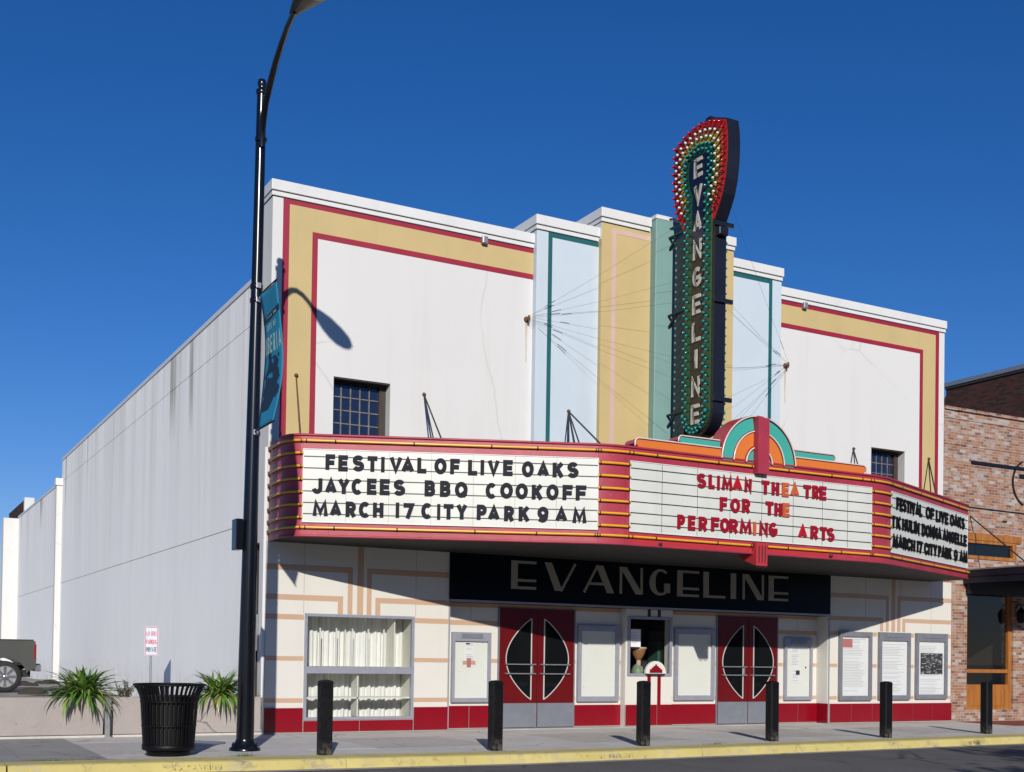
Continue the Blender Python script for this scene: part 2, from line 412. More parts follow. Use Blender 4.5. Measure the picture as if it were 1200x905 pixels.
def mk_kerb():
    g = NG('worn_yellow_kerb_paint'); n = g.noise(3.2, 8, rough=.72); f = g.noise(26, 5, rough=.7)
    y = g.ramp(g.noise(1.3, 5), [(.3, (.47, .39, .13)), (.7, (.57, .48, .175))])
    y = g.mix(g.ramp(f, [(.45, 0.), (.7, .45)]), y, (.44, .38, .21))
    c = g.mix(g.ramp(n, [(.52, 0.), (.66, .65)]), y, (.36, .33, .25))
    c = g.mix(g.ramp(g.noise(5, 6, rough=.75, dist=.8), [(.55, 0.), (.72, .75)]), c, (.14, .125, .09))
    g.base(c).set(.8, spec=.25); g.bump(f, .4, .006); return g.mat
M['kerb'] = mk_kerb()
def mk_stencil():
    g = NG('worn_black_stencil'); t = g.t; g.base((.09, .08, .05)).set(.85)
    tr = t.nodes.new('ShaderNodeBsdfTransparent'); mx = t.nodes.new('ShaderNodeMixShader')
    t.links.new(g.ramp(g.noise(22, 5, rough=.75), [(.40, .25), (.56, 1.)]), mx.inputs[0]); t.links.new(g.p.outputs[0], mx.inputs[1]); t.links.new(tr.outputs[0], mx.inputs[2]); t.links.new(mx.outputs[0], g.out.inputs[0]); return g.mat
M['stencil'] = mk_stencil()
def mk_leaf(name, a, b):
    g = NG(name); n = g.noise(7, 3)
    g.base(g.ramp(n, [(.3, a), (.7, b)])).set(.38, spec=.5); return g.mat
M['leaf'] = mk_leaf('green_strap_leaf', (.045, .115, .016), (.11, .22, .034))
M['leaf2'] = mk_leaf('yellow_green_strap_leaf', (.12, .21, .03), (.24, .31, .065))
M['leafbrown'] = mk_leaf('withered_leaf', (.20, .13, .05), (.34, .25, .11))
M['leafdry'] = mk_leaf('grey_green_twig_leaf', (.10, .11, .055), (.20, .20, .11))
M['grass'] = mk_leaf('kerb_grass', (.06, .11, .02), (.14, .18, .04))
M['treeleaf'] = mk_leaf('oak_leaf', (.03, .06, .015), (.06, .10, .025))
M['bark'] = paint('grey_bark', (.16, .13, .10), .9, .3, 6, .5)
M['soil'] = paint('dark_soil', (.05, .04, .03), .95, .4, 5, .6)
M['truck'] = paint('dark_pewter_car_paint', (.12, .12, .11), .28, .04, 1, 0, metal=.4)
M['tyre'] = flat('tyre_rubber', (.018, .018, .018), .8)
M['chrome'] = flat('polished_alloy', (.62, .62, .64), .18, .9)
M['taillight'] = flat('red_lens', (.30, .010, .012), .2)
M['banner'] = paint('teal_banner_cloth', (.010, .25, .42), .7, .1, 3, 0)
M['banner2'] = flat('navy_banner_print', (.004, .028, .065), .7)
M['banner3'] = flat('pale_green_banner_print', (.45, .62, .50), .7)
M['sign_w'] = flat('white_sign_sheet', (.72, .76, .84), .35)
M['sign_r'] = flat('red_sign_print', (.60, .05, .08), .5)
M['galv'] = paint('galvanised_steel', (.42, .43, .45), .4, .2, 12, .05, metal=.6)
M['terracotta'] = paint('orange_brown_glaze', (.36, .17, .07), .4, .2, 8)
M['terra_w'] = paint('cream_pink_glaze', (.62, .48, .38), .4, .1, 8)
M['greenery'] = paint('sage_green_glaze', (.20, .29, .19), .5, .2, 10)
M['booth_green'] = flat('dark_green_panel', (.03, .10, .07), .6)
M['roofing'] = flat('grey_roofing', (.2, .2, .2), .9)
M['lens'] = flat('grey_lamp_lens', (.30, .30, .28), .3)
M['lamp_shell'] = paint('black_lamp_shell', (.010, .010, .012), .35, .2, 5, 0)

def mk_black():
    g = NG('scuffed_black_powder_coat'); z = g.sep()[2]
    c = g.ramp(g.noise(9, 6, rough=.7), [(.35, (.003, .003, .004)), (.7, (.008, .008, .009))])
    c = g.mix(g.math('MULTIPLY', g.ramp(z, [(.0, .5), (.22, 0.)]), g.ramp(g.noise(14, 5), [(.4, 0.), (.6, 1.)])), c, (.16, .15, .13))
    c = g.mix(g.ramp(g.noise(1, 5, g.map((60, 60, 5)), rough=.8), [(.70, 0.), (.76, .5)]), c, (.09, .09, .09))
    g.base(c).set(g.ramp(g.noise(12, 4), [(.3, .38), (.7, .62)]), spec=.22); return g.mat
M['bollard'] = mk_black()
def mk_ruststain():
    g = NG('rust_stain'); t = g.t; g.base((.48, .30, .10)).set(.85)
    tr = t.nodes.new('ShaderNodeBsdfTransparent'); mx = t.nodes.new('ShaderNodeMixShader')
    t.links.new(g.ramp(g.noise(1, 5, g.map((60, 1, 3)), rough=.6), [(.35, .05), (.65, .5)]), mx.inputs[0]); t.links.new(tr.outputs[0], mx.inputs[1]); t.links.new(g.p.outputs[0], mx.inputs[2]); t.links.new(mx.outputs[0], g.out.inputs[0]); return g.mat
M['rust_stain'] = mk_ruststain()

# ------------------------------------------------------------------ stroke lettering
def arc(cx, cy, rx, ry, a0, a1, n=12):
    return [(cx+rx*math.cos(R(a0+(a1-a0)*i/n)), cy+ry*math.sin(R(a0+(a1-a0)*i/n))) for i in range(n+1)]
GL = {
 'A': (.86, [[(0,0),(.5,1),(1,0)], [(.2,.3),(.8,.3)]]),
 'B': (.72, [[(0,-.12),(0,1.12)], [(0,1),(.55,1)]+arc(.55,.76,.40,.24,90,-90,8)+[(0,.52)], [(.1,.52),(.58,.52)]+arc(.58,.26,.42,.26,90,-90,8)+[(0,0)]]),
 'C': (.82, [arc(.54,.5,.54,.5,48,312,18)]),
 'D': (.80, [[(0,-.12),(0,1.12)], [(0,1),(.4,1)]+arc(.4,.5,.6,.5,90,-90,12)+[(0,0)]]),
 'E': (.68, [[(1,1),(0,1),(0,0),(1,0)], [(0,.5),(.9,.5)]]),
 'F': (.66, [[(1,1),(0,1),(0,-.12)], [(0,.48),(.88,.48)]]),
 'G': (.84, [arc(.54,.5,.54,.5,48,330,18)+[(1,.45),(.55,.45)]]),
 'H': (.78, [[(0,-.12),(0,1.12)], [(1,-.12),(1,1.12)], [(0,.5),(1,.5)]]),
 'I': (.0, [[(.5,-.12),(.5,1.12)]]),
 'J': (.62, [[(1,1.12),(1,.3)]+arc(.5,.3,.5,.3,0,-165,9)]),
 'K': (.78, [[(0,-.12),(0,1.12)], [(1,1.1),(.1,.42)], [(.36,.62),(1.02,-.1)]]),
 'L': (.64, [[(0,1.12),(0,0),(1,0)]]),
 'M': (1.02, [[(0,-.12),(.1,1),(.5,.15),(.9,1),(1,-.12)]]),
 'N': (.80, [[(0,-.12),(0,1),(1,0),(1,1.12)]]),
 'O': (.88, [arc(.5,.5,.5,.5,90,450,24)]),
 'P': (.70, [[(0,-.12),(0,1.12)], [(0,1),(.5,1)]+arc(.5,.72,.46,.28,90,-90,9)+[(0,.44)]]),
 'Q': (.88, [arc(.5,.5,.5,.5,90,450,24), [(.6,.3),(1.02,-.05)]]),
 'R': (.72, [[(0,-.12),(0,1.12)], [(0,1),(.5,1)]+arc(.5,.73,.46,.27,90,-90,9)+[(0,.46)], [(.45,.46),(1.0,-.1)]]),
 'S': (.72, [arc(.5,.755,.46,.245,25,270,12)+arc(.5,.255,.5,.255,90,-155,12)[1:]]),
 'T': (.72, [[(0,1),(1,1)], [(.5,1),(.5,-.12)]]),
 'U': (.78, [[(0,1.12),(0,.4)]+arc(.5,.4,.5,.4,180,360,12)+[(1,1.12)]]),
 'V': (.86, [[(0,1.1),(.5,0),(1,1.1)]]),
 'W': (1.1, [[(0,1.1),(.25,0),(.5,.9),(.75,0),(1,1.1)]]),
 'X': (.8, [[(0,1),(1,0)], [(0,0),(1,1)]]),
 'Y': (.84, [[(0,1.1),(.5,.45),(1,1.1)], [(.5,.5),(.5,-.12)]]),
 '1': (.0, [[(.5,-.12),(.5,1.12)]]),
 '7': (.70, [[(0,1),(1,1),(.35,-.12)]]),
 '9': (.76, [arc(.5,.66,.5,.34,0,360,18), [(1,.66),(.95,.4)]+arc(.45,.35,.5,.35,0,-120,6)]),
 '.': (.0, [[(.5,-.1),(.5,.05)]]),
 '-': (.4, [[(0,.5),(1,.5)]]),
}
def ribbon(mb, pts, wd, F, d, mi=0, lift=0.0):
    """pts: 2D centre line in metres, wd stroke width, F(x,z,depth)->3D, d thickness"""
    closed = (Vector(pts[0])-Vector(pts[-1])).length < 1e-5
    P = [Vector(p) for p in (pts[:-1] if closed else pts)]; n = len(P)
    L = []; Rr = []
    for i in range(n):
        if closed: a, b = P[i-1], P[(i+1) % n]
        else: a, b = P[max(i-1, 0)], P[min(i+1, n-1)]
        t1 = (P[i]-a) if (P[i]-a).length > 1e-9 else (b-P[i])
        t2 = (b-P[i]) if (b-P[i]).length > 1e-9 else t1
        t1 = t1.normalized(); t2 = t2.normalized()
        n1 = Vector((-t1.y, t1.x)); n2 = Vector((-t2.y, t2.x)); m = n1+n2
        m = n1 if m.length < 1e-4 else m.normalized()
        k = min(1/max(m.dot(n1), .1), 1.9)
        L.append(P[i]+m*wd/2*k); Rr.append(P[i]-m*wd/2*k)
    vs = []
    for i in range(n):
        vs += [F(L[i].x, L[i].y, d+lift), F(Rr[i].x, Rr[i].y, d+lift), F(L[i].x, L[i].y, 0), F(Rr[i].x, Rr[i].y, 0)]
    fs = []
    for i in range(n if closed else n-1):
        a = 4*i; b = 4*((i+1) % n)
        fs += [(a+1,b+1,b,a), (a,b,b+2,a+2), (b+1,a+1,a+3,b+3)]
    if not closed: fs += [(0,2,3,1), (4*n-4, 4*n-3, 4*n-1, 4*n-2)]
    mb.add(vs, fs, mi)
def glyph(mb, ch, x0, z0, wd, ht, t, F, d, mi=0):
    """letter filling width wd from x0, height ht from z0, stroke t"""
    if ch not in GL: return
    h = t/2
    for k, pl in enumerate(GL[ch][1]):
        pts = []
        for u, v in pl:
            vv = h+v*(ht-2*h)
            vv = max(0 if v < 0 else h*.0, min(ht, vv))
            if GL[ch][0] == 0: px = x0+wd/2
            else: px = x0+h+u*(wd-2*h)
            pts.append((px, z0+vv))
        for i0, i1 in ((0, 1), (-1, -2)):          # square ends reach the edge of the letter box
            e = Vector(pts[i0])-Vector(pts[i1])
            if len(pts) > 1 and (Vector(pts[0])-Vector(pts[-1])).length > 1e-5 and abs(e.x) > abs(e.y)*1.2:
                q = Vector(pts[i0])+e.normalized()*h*.92; pts[i0] = (q.x, q.y)
        ribbon(mb, pts, t, F, d, mi, .0008*k)
def gw(ch, ht, t): return t if GL[ch][0] == 0 else max(GL[ch][0]*ht, t*1.6)
def text_mesh(mb, s, x0, x1, z0, ht, t, F, d, mi=0, gap=None):
    ws = [gw(c, ht, t) if c != ' ' else ht*.5 for c in s]
    tot = sum(ws); gap = (x1-x0-tot)/max(len(s)-1, 1) if gap is None else gap
    sc = 1
    if gap < t*.25: sc = (x1-x0)/(tot+t*.3*(len(s)-1)); gap = t*.3*sc
    x = x0
    for c, wd in zip(s, ws):
        if c != ' ': glyph(mb, c, x, z0, wd*sc, ht, t*min(1, sc*1.1), F, d, mi)
        x += wd*sc+gap
def XZ(y): return lambda x, z, d: (x, y-d, z)          # a face looking to -Y

# ================================================================== SETTING
def struct(mb, name, mat, bevel=0): return mb.build(name, mat, None, None, bevel, 'structure')
m = MB(); m.add([(-600,-600,-.16),(900,-600,-.16),(900,900,-.16),(-600,900,-.16)], [(0,1,2,3)]); struct(m, 'ground', M['lot'])
KB = [(-60,-3.95,-4.42), (-12,-3.95,-4.42), (-4.2,-3.96,-4.42), (-1.5,-4.08,-4.66), (2.4,-4.44,-4.93), (7.3,-4.22,-4.72), (12.6,-3.92,-4.44), (20,-3.72,-4.24), (60,-3.7,-4.2)]
def kerb_y(x, k):
    for a, b in zip(KB, KB[1:]):
        if a[0] <= x <= b[0]:
            f = (x-a[0])/(b[0]-a[0]); return a[k]+(b[k]-a[k])*f
# road: one sheet from the kerb foot across the street
m = MB()
for a, b in zip(KB, KB[1:]):
    m.add([(a[0],a[2]+.05,-.135),(b[0],b[2]+.05,-.135),(b[0],-16.5,-.135),(a[0],-16.5,-.135)], [(3,2,1,0)])
struct(m, 'road', M['asphalt'])
m = MB()
for a, b in zip(KB, KB[1:]):
    m.add([(a[0],a[2]+.05,-.130),(b[0],b[2]+.05,-.130),(b[0],b[2]-.24,-.130),(a[0],a[2]-.24,-.130)], [(3,2,1,0)])
struct(m, 'gutter', M['walk_dark'])
m = MB(); m.box(-60, 60, -24, -16.5, -.15, -.01); struct(m, 'far_pavement', M['walk'])
# kerb with a rolled nose
m = MB(); prof = lambda a: [(a[1], .004), (a[2]+.05, .002), (a[2]+.018, -.012), (a[2], -.04), (a[2]-.03, -.2), (a[1], -.2)]
xs = sorted({k[0] for k in KB} | {-4.46, -4.44, -.3, -.293, 5.6, 5.607, 10.1, 10.107, 15.0, 15.007})
for a, b in zip(xs, xs[1:]):
    if b-a < .03: continue
    A = (a, kerb_y(a, 1), kerb_y(a, 2)); B = (b, kerb_y(b, 1), kerb_y(b, 2))
    pa = [(a, y, z) for y, z in prof(A)]; pb = [(b, y, z) for y, z in prof(B)]; n = len(pa)
    m.add(pa+pb, [(i, (i+1) % n, n+(i+1) % n, n+i) for i in range(n-1)]+[tuple(range(n))[::-1], tuple(range(n, 2*n))], 0)
struct(m, 'kerb', M['kerb'])
m = MB(); m.box(-60, 60, -4.2, .4, -.16, -.02); struct(m, 'pavement_base', M['soil'])
# pavement slabs, plain concrete with panels of exposed aggregate between them
aggs = [(-3.2,-1.55), (.75,2.75), (4.4,6.6), (8.5,10.4), (12.2,14.0)]
m = MB(); g = .006
def slab(x0, x1, y0, y1, mi):
    def yy(x, y): return y if y is not None else kerb_y(x, 1)+.008
    a, b, c, d = (x0+g, yy(x0, y0)+g), (x1-g, yy(x1, y0)+g), (x1-g, y1-g), (x0+g, y1-g)
    z = random.uniform(-.0015, .0015)
    m.add([(*a,z),(*b,z),(*c,z),(*d,z),(*a,-.05),(*b,-.05),(*c,-.05),(*d,-.05)], [(0,1,2,3),(0,4,5,1),(1,5,6,2),(2,6,7,3),(3,7,4,0)], mi)
edges = sorted([-14,-11,-8,-5.6,-4.2]+[e for p in aggs for e in p]+[-.35, 3.6, 7.5, 11.3, 15.3, 16.75])
for a, b in zip(edges, edges[1:]):
    ag = any(abs(a-p[0]) < .01 for p in aggs)
    walk_mi = 3 if b < -3.1 else 0  # slabs at the left end take the darker concrete
    slab(a, b, None, -3.3, walk_mi)
    slab(a, b, -3.3, -1.1, 1 if ag else walk_mi)
    slab(a, b, -1.1, .05 if a >= -.4 else .12, walk_mi)
for a in range(17, 40, 3):
    slab(a-.25, a+2.75, None, -1.75, 0)
m.box(16.756, 40, -1.744, .03, -.05, -.002, 2)
struct(m, 'pavement', [M['walk'], M['agg'], M['redwalk'], M['walk_dark']])
m = MB(); m.box(3.5, 12.8, .03, .4, -.05, .006); struct(m, 'entrance_threshold', M['walk'])
# raised car park behind the low wall
m = MB(); m.add([(-60,.2,.2),(0,.2,.2),(0,60,.2),(-60,60,.2)], [(0,1,2,3)]); struct(m, 'car_park', M['lot'])
m = MB()
for i in range(26):
    x = -3.0+random.random()*2.9; y = random.uniform(20.5, 24.2) if i < 20 else random.uniform(12, 20)
    a = random.random()*3; r = random.uniform(.12, .4); 
    m.lathe([(r,.0),(r*.9,r*.25),(r*.5,r*.42),(0,r*.47)], (x, y, .2), 7, 0, False)
setp(m.build('rubble', M['soil'], None, None, 0, 'stuff'), 'dark soil and rubble heaped along the foot of the white side wall', 'rubble')

# ================================================================== THEATRE
TH = thing('theatre_building', 'white art deco theatre with coloured stepped bays, red tile base and long stained side wall', 'theatre', (8.17, 0, 0))
W = 16.37
# upper front wall, with two window openings
WIN = [(1.15, 2.22, 4.75, 6.255), (14.03, 15.09, 4.75, 6.275)]
pierced(0, W, 3.3, 9.26, 0, .8, WIN).build('front_wall', M['stucco'], TH)
quick('wall_core', M['interior'], TH, (.03, W-.03, .81, 1.0, 3.3, 8.9), (.32, 16.3, 1.12, 1.2, 0, 3.3))
# parapet cap: metal coping over a two-line drip mould
def cap(x0, x1, y, z, depth=.86, name='parapet_cap'):
    mb = MB()
    mb.box(x0-.035, x1+.035, y-.045, y+depth, z+.035, z+.215)
    mb.box(x0-.018, x1+.018, y-.022, y+depth-.02, z-.055, z+.019)
    o = mb.build(name, M['cap'], TH, bevel=.006)
    k = MB(); k.box(x0-.006, x1+.006, y-.008, y+depth-.03, z+.018, z+.036); k.box(x0-.008, x1+.008, y-.012, y+depth-.03, z-.068, z-.054)
    k.build('drip_groove', M['gap'], o)
def stripe(name, mat, *rects, y=0, t=.004): return quick(name, M[mat], TH, *[(a, b, y-t, y+.002, c, d) for a, b, c, d in rects])
cap(0, 5.13, 0, 9.28); cap(11.21, W, 0, 9.28)
# left and right corner frames of crimson and ochre
for mir in (0, 1):
    f = (lambda a, b: (a, b)) if not mir else (lambda a, b: (W-b, W-a))
    e = 5.13
    def rc(a, b, c, d): p = f(a, b); return (p[0], p[1], c, d)
    stripe('outer_red_stripe', 'stripe_red', rc(.185,.30,4.6,9.125), rc(.30,e,9.125,9.235), rc(.185,.30,9.125,9.235))
    stripe('ochre_band', 'yellow', rc(.30,.715,4.6,8.72), rc(.30,e,8.72,9.125))
    stripe('inner_red_stripe', 'stripe_red', rc(.715,.815,4.6,8.62), rc(.715,e,8.62,8.72), t=.005)
# stepped centre bays: blue, ochre, sage fin
quick('blue_bay', M['blue'], TH, (5.13, 6.55, -.13, .8, 4.4, 9.60)); quick('blue_bay', M['blue'], TH, (9.80, 11.21, -.13, .8, 4.4, 9.60))
cap(5.13, 6.50, -.13, 9.62, .95); cap(9.85, 11.21, -.13, 9.62, .95)
yb = quick('ochre_bay', M['yellow'], TH, (6.535, 7.70, -.23, .82, 4.4, 9.98)); quick('ochre_bay', M['yellow'], TH, (8.57, 9.815, -.23, .82, 4.4, 9.98))
quick('bay_return', M['cap'], TH, (6.531, 6.60, -.224, .83, 9.60, 9.98), (9.75, 9.819, -.224, .83, 9.60, 9.98))
cap(6.535, 7.66, -.23, 10.0, 1.06); cap(8.61, 9.815, -.23, 10.0, 1.06)
pts = [(7.70, .84), (7.70, -.40), (7.72, -.42), (8.55, -.42), (8.57, -.40), (8.57, .84)]
MB().prism([(x, y, 4.4) for x, y in pts], (0, 0, 5.77)).build('sage_fin', M['fin'], TH)
quick('parapet_cap', M['cap'], TH, (7.68, 8.59, -.43, .86, 10.17, 10.205), (7.70, 8.57, -.425, .85, 10.205, 10.25))
for a, b in ((5.385, 5.475), (10.865, 10.955)): stripe('teal_stripe', 'tealstripe', (a, b, 4.5, 9.46), y=-.13)
stripe('teal_stripe', 'tealstripe', (5.385, 6.53, 9.46, 9.555), y=-.13); stripe('teal_stripe', 'tealstripe', (9.82, 10.955, 9.46, 9.555), y=-.13)
for a, b in ((6.775, 6.875), (9.465, 9.565)): stripe('pink_stripe', 'pink', (a, b, 4.5, 9.76), y=-.23)
stripe('pink_stripe', 'pink', (6.775, 7.70, 9.76, 9.855), y=-.23); stripe('pink_stripe', 'pink', (8.57, 9.565, 9.76, 9.855), y=-.23)
# small flood lights on the outer red stripe
for x in (4.05, 11.95): quick('flood_light', M['galv'], TH, (x-.06, x+.06, -.10, 0, 9.10, 9.24), bevel=.02)
# upper sash windows
for x0, x1, z0, z1 in WIN:
    m = pierced(x0, x1, z0, z1, .20, .26, [(x0+.05, x1-.13, z0+.05, z1-.06)]); fr = m.build('upper_window', M['winframe'], TH)
    quick('pane', M['pane'], fr, (x0+.05, x1-.13, .25, .262, z0+.05, z1-.06))
    m = MB(); nx = 5
    for i in range(1, nx): c = x0+.05+(x1-x0-.18)*i/nx; m.box(c-.011, c+.011, .232, .252, z0+.05, z1-.06)
    for i in range(1, 6): c = z1-.06-.235*i; m.box(x0+.05, x1-.13, .234, .2505, c-.010, c+.010)
    m.build('glazing_bar', M['muntin'], fr)
    quick('lintel_shadow_board', M['winframe'], fr, (x0+.003, x1-.003, .02, .20, z1-.025, z1-.002))
# side wall in three lifts with open joints, then the lower rear part
m = MB()
for z0, z1 in ((.0, 3.685), (3.70, 7.255), (7.27, 8.0)): m.box(0, .3, .8, 24.3, z0, z1)
m.box(0, .3, 24.42, 37.6, 0, 3.685); m.box(0, .3, 24.42, 37.6, 3.70, 7.25)
m.build('side_wall', M['sidewall'], TH)
quick('side_wall_core', M['gap'], TH, (.02, .32, .78, 37.5, 0, 7.2), (.02, .32, .78, 24.25, 7.2, 7.98))
quick('side_coping', M['cap'], TH, (-.02, .34, .82, 24.32, 8.0, 8.09), (-.02, .34, 24.42, 37.6, 7.25, 7.33))
m = MB(); m.box(-.19, .3, 24.15, 24.42, 0, 7.12); pl = m.build('rear_pilaster', M['stucco'], TH)
quick('pilaster_cap', M['cap'], pl, (-.23, .3, 24.10, 24.47, 7.12, 7.36))
quick('rear_pilaster', M['stucco'], TH, (-.62, .3, 37.5, 38.2, 0, 7.22))
quick('flat_roof', M['roofing'], TH, (.3, W-.2, .9, 24.3, 7.6, 7.8), (.3, W-.2, 24.3, 37.6, 6.9, 7.1))
quick('far_wall', M['stucco'], TH, (W-.3, W, .81, 37.6, 0, 8.0), (0, W, 37.6, 37.9, 0, 7.25))
# lower front: clad piers either side of the entrance recess
DW = (.70, 2.77, .235, 2.085)
pierced(0, 3.47, .0, 3.3, 0, .4, [DW]).build('clad_pier', M['panel'], TH)
quick('clad_pier', M['panel'], TH, (12.82, 16.68, 0, .4, 0, 3.3))
quick('recess_wall', M['panel'], TH, (3.47, 7.50, .35, .42, 0, 2.39), (8.66, 12.82, .35, .42, 0, 2.39))
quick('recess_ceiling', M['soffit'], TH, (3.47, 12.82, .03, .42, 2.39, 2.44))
# tan inlay bands
B = []
def band(x0, x1, z0, z1, y=0): B.append((x0, x1, y-.003, y+.001, z0, z1))
def half_l(a, lo, hi):   # deco inlay; a = stem centre, lo..hi = panel ends, stops above the openings
    top = 2.09
    band(a-.057, a+.057, top, 3.28)
    band(lo, a-.145, 2.815, 2.915); band(a-.235, a-.145, top, 2.815)
    band(a+.125, hi, 2.815, 2.915); band(a+.125, a+.215, top, 2.815)
    band(lo, a-.32, 2.306, 2.40); band(a-.415, a-.32, top, 2.306)
    band(a+.29, hi, 2.306, 2.40); band(a+.29, a+.385, top, 2.306)
half_l(1.716, 0, 3.46); half_l(14.775, 12.83, 16.68)
for z0, z1 in ((1.97, 2.06), (1.262, 1.338), (.538, .615)):
    for a, b in ((0, .69), (2.78, 3.46), (12.83, 13.06), (14.09, 14.27), (15.30, 15.45), (16.52, 16.68)): band(a, b, z0, z1)
    for a, b in ((3.48, 3.66), (4.52, 4.67), (6.40, 6.43), (7.44, 7.50), (8.66, 8.80), (9.88, 9.93), (11.64, 11.79), (12.62, 12.80)):
        if z1 < 1.9 or b < 4 or a > 11.7: band(a, b, z0, z1, .35)
band(3.48, 7.50, 2.31, 2.388, .35); band(8.66, 12.81, 2.31, 2.388, .35)
band(3.66, 4.67, 1.97, 2.06, .35); band(11.64, 12.62, 1.97, 2.06, .35)
for b in B: quick('tan_inlay', M['tan'], TH, b)
for x, y, z0, z1 in [(x, 0, 2.09 if x < 3.4 else .45, 3.29) for x in (.68, 2.79, 3.455)]+[(x, 0, 2.09, 3.29) for x in (13.9, 15.0, 16.0)]+[(.006, 0, .45, 3.29)]+[(x, .35, 1.98, 2.39) for x in (4.09, 6.42, 7.47, 8.69, 9.9, 12.2)]:
    quick('panel_joint_line', M['joint'], TH, (x-.004, x+.004, y-.0025, y+.001, z0, z1))
# red tile base course
def tiles(x0, x1, y, n, z1=.447, seg=None):
    mb = MB()
    for i in range(n):
        a = x0+(x1-x0)*i/n; b = x0+(x1-x0)*(i+1)/n
        mb.box(a+.004, b-.004, y-.03, y, .03, z1)
    o = mb.build('red_tile_base', M['kick'], TH, bevel=.003)
    quick('tile_grout', M['joint'], o, (x0, x1, y-.022, y+.001, .012, z1-.004))
tiles(0, .69, 0, 1); tiles(.70, 2.765, 0, 2, .222); tiles(2.775, 3.46, 0, 1); tiles(12.83, 16.69, 0, 6)
tiles(3.48, 4.66, .35, 2); tiles(6.40, 7.50, .35, 1); tiles(8.66, 9.92, .35, 1); tiles(11.63, 12.81, .35, 2)
# metal edge trims of the recess
quick('edge_trim', M['alu'], TH, (3.462, 3.485, -.008, .34, .0, 2.38)); quick('edge_trim', M['alu'], TH, (12.796, 12.828, -.008, .34, 0, 2.38))
quick('recess_return', M['panel'], TH, (12.775, 12.795, .004, .348, .45, 2.385))
quick('red_tile_base', M['kick'], TH, (12.768, 12.795, .002, .318, .03, .447))
# dark sign band with the name in thick-and-thin letters
sb = quick('name_panel', M['navy'], TH, (3.46, 12.81, -.035, .03, 2.43, 3.31))
quick('panel_trim', M['alu'], sb, (3.46, 12.82, -.045, .03, 2.392, 2.428))
F = XZ(-.035); THK, THN = .135, .050
def deco(ch, x0, x1, z0=2.672, z1=3.208):
    mb = MB(); hk, hn = THK/2, THN/2; d = .025
    rb = lambda pts, wd, lift=0: ribbon(mb, pts, wd, F, d, 0, lift)
    if ch in 'EL':
        rb([(x0+hk, z0), (x0+hk, z1)], THK)
        for zz in ([z0+hn, z0+.31*(z1-z0), z1-hn] if ch == 'E' else [z0+hn]): rb([(x0+THK-.004, zz), (x1, zz)], THN, .001)
    if ch == 'I': rb([(x0+hk, z0), (x0+hk, z1)], THK)
    if ch == 'V':
        c = x0+.44*(x1-x0)
        mb.prism([F(x, z, 0) for x, z in ((x0, z1), (x0+THK*1.12, z1), (c+.085, z0), (c-.085+.01, z0))], (0, -d, 0))
        rb([(c+.055, z0), (x1-hn, z1)], THN, .001)
    if ch == 'A':
        c = x0+.53*(x1-x0)
        mb.prism([F(x, z, 0) for x, z in ((c-.085, z1), (c+.075, z1), (x1, z0), (x1-THK*1.15, z0))], (0, -d, 0))
        rb([(c-.05, z1), (x0+hn, z0)], THN, .001); rb([(x0+.2*(x1-x0), z0+.32*(z1-z0)), (x1-THK*1.3, z0+.32*(z1-z0))], THN, .002)
    if ch == 'N':
        rb([(x0+hn, z0), (x0+hn, z1)], THN); rb([(x1-hn, z0), (x1-hn, z1)], THN)
        mb.prism([F(x, z, .001) for x, z in ((x0, z1), (x0+THK*1.15, z1), (x1, z0), (x1-THK*1.15, z0))], (0, -d, 0))
    if ch == 'G':
        cx, cz, rx, rz = (x0+x1)/2, (z0+z1)/2, (x1-x0)/2, (z1-z0)/2
        out = []; inn = []
        for i in range(25):
            a = R(52+ (318-52)*i/24); out.append((cx+.02+rx*math.cos(a), cz+rz*math.sin(a)))
            inn.append((cx+.03+(rx-THN-.05*max(0, -math.cos(a)))*math.cos(a)+.03*max(0, -math.cos(a)), cz+(rz-THN)*math.sin(a)))
        for i in range(24): mb.prism([F(*q, 0) for q in (out[i], out[i+1], inn[i+1], inn[i])], (0, -d, 0))
        rb([(x1-.075, z0+.06), (x1-.075, cz-.02)], .14, .002)
    return mb.build('name_letter', M['letter_facade'], sb)
for ch, a, b in zip('EVANGELINE', (4.73,5.46,6.33,7.19,7.89,8.60,9.27,9.99,10.31,11.02), (5.27,6.17,7.05,7.74,8.42,9.15,9.84,10.14,10.88,11.56)): deco(ch, a, b)
# ---- display window with draped lining
x0, x1, z0, z1 = DW
dw = pierced(x0, x1, z0, z1, -.02, .05, [(x0+.05, x1-.05, z0+.05, 1.045), (x0+.05, x1-.05, 1.165, z1-.05)]).build('display_window', M['alu'], TH)
quick('display_lining', M['ulily'], dw, (x0+.0, x0+.02, .06, .62, z0, z1), (x1-.02, x1, .06, .62, z0, z1), (x0, x1, .06, .62, z0-.02, z0+.0), (x0, x1, .06, .62, 1.045, 1.16), (x0, x1, .05, .62, z1-.03, z1))
m = MB()
for (c0, c1) in ((z0+.02, 1.04), (1.165, z1-.03)):
    n = 110; vs = []
    for i in range(n+1):
        x = x0+.02+(x1-x0-.04)*i/n; y = .50+.026*math.sin(i*1.15)+.024*math.sin(i*.47+c0*3)
        vs += [(x, y, c0), (x, y+.01*math.sin(i*.9), c1)]
    m.add(vs, [(2*i, 2*i+2, 2*i+3, 2*i+1) for i in range(n)], 0, True)
m.build('curtain', M['curtain'], dw)
m = MB()
for i in range(1, 6):                      # white display rods standing in the upper case
    x = x0+.02+(x1-x0-.45)*i/5.4; m.box(x-.013, x+.013, .09, .11, 1.166, 1.84)
xc = (x0+x1)/2+.0; m.box(xc-.025, xc+.0, .06, .35, z0+.05, 1.045)
m.box(x0+.02, x1-.02, .06, .36, .60, .63)
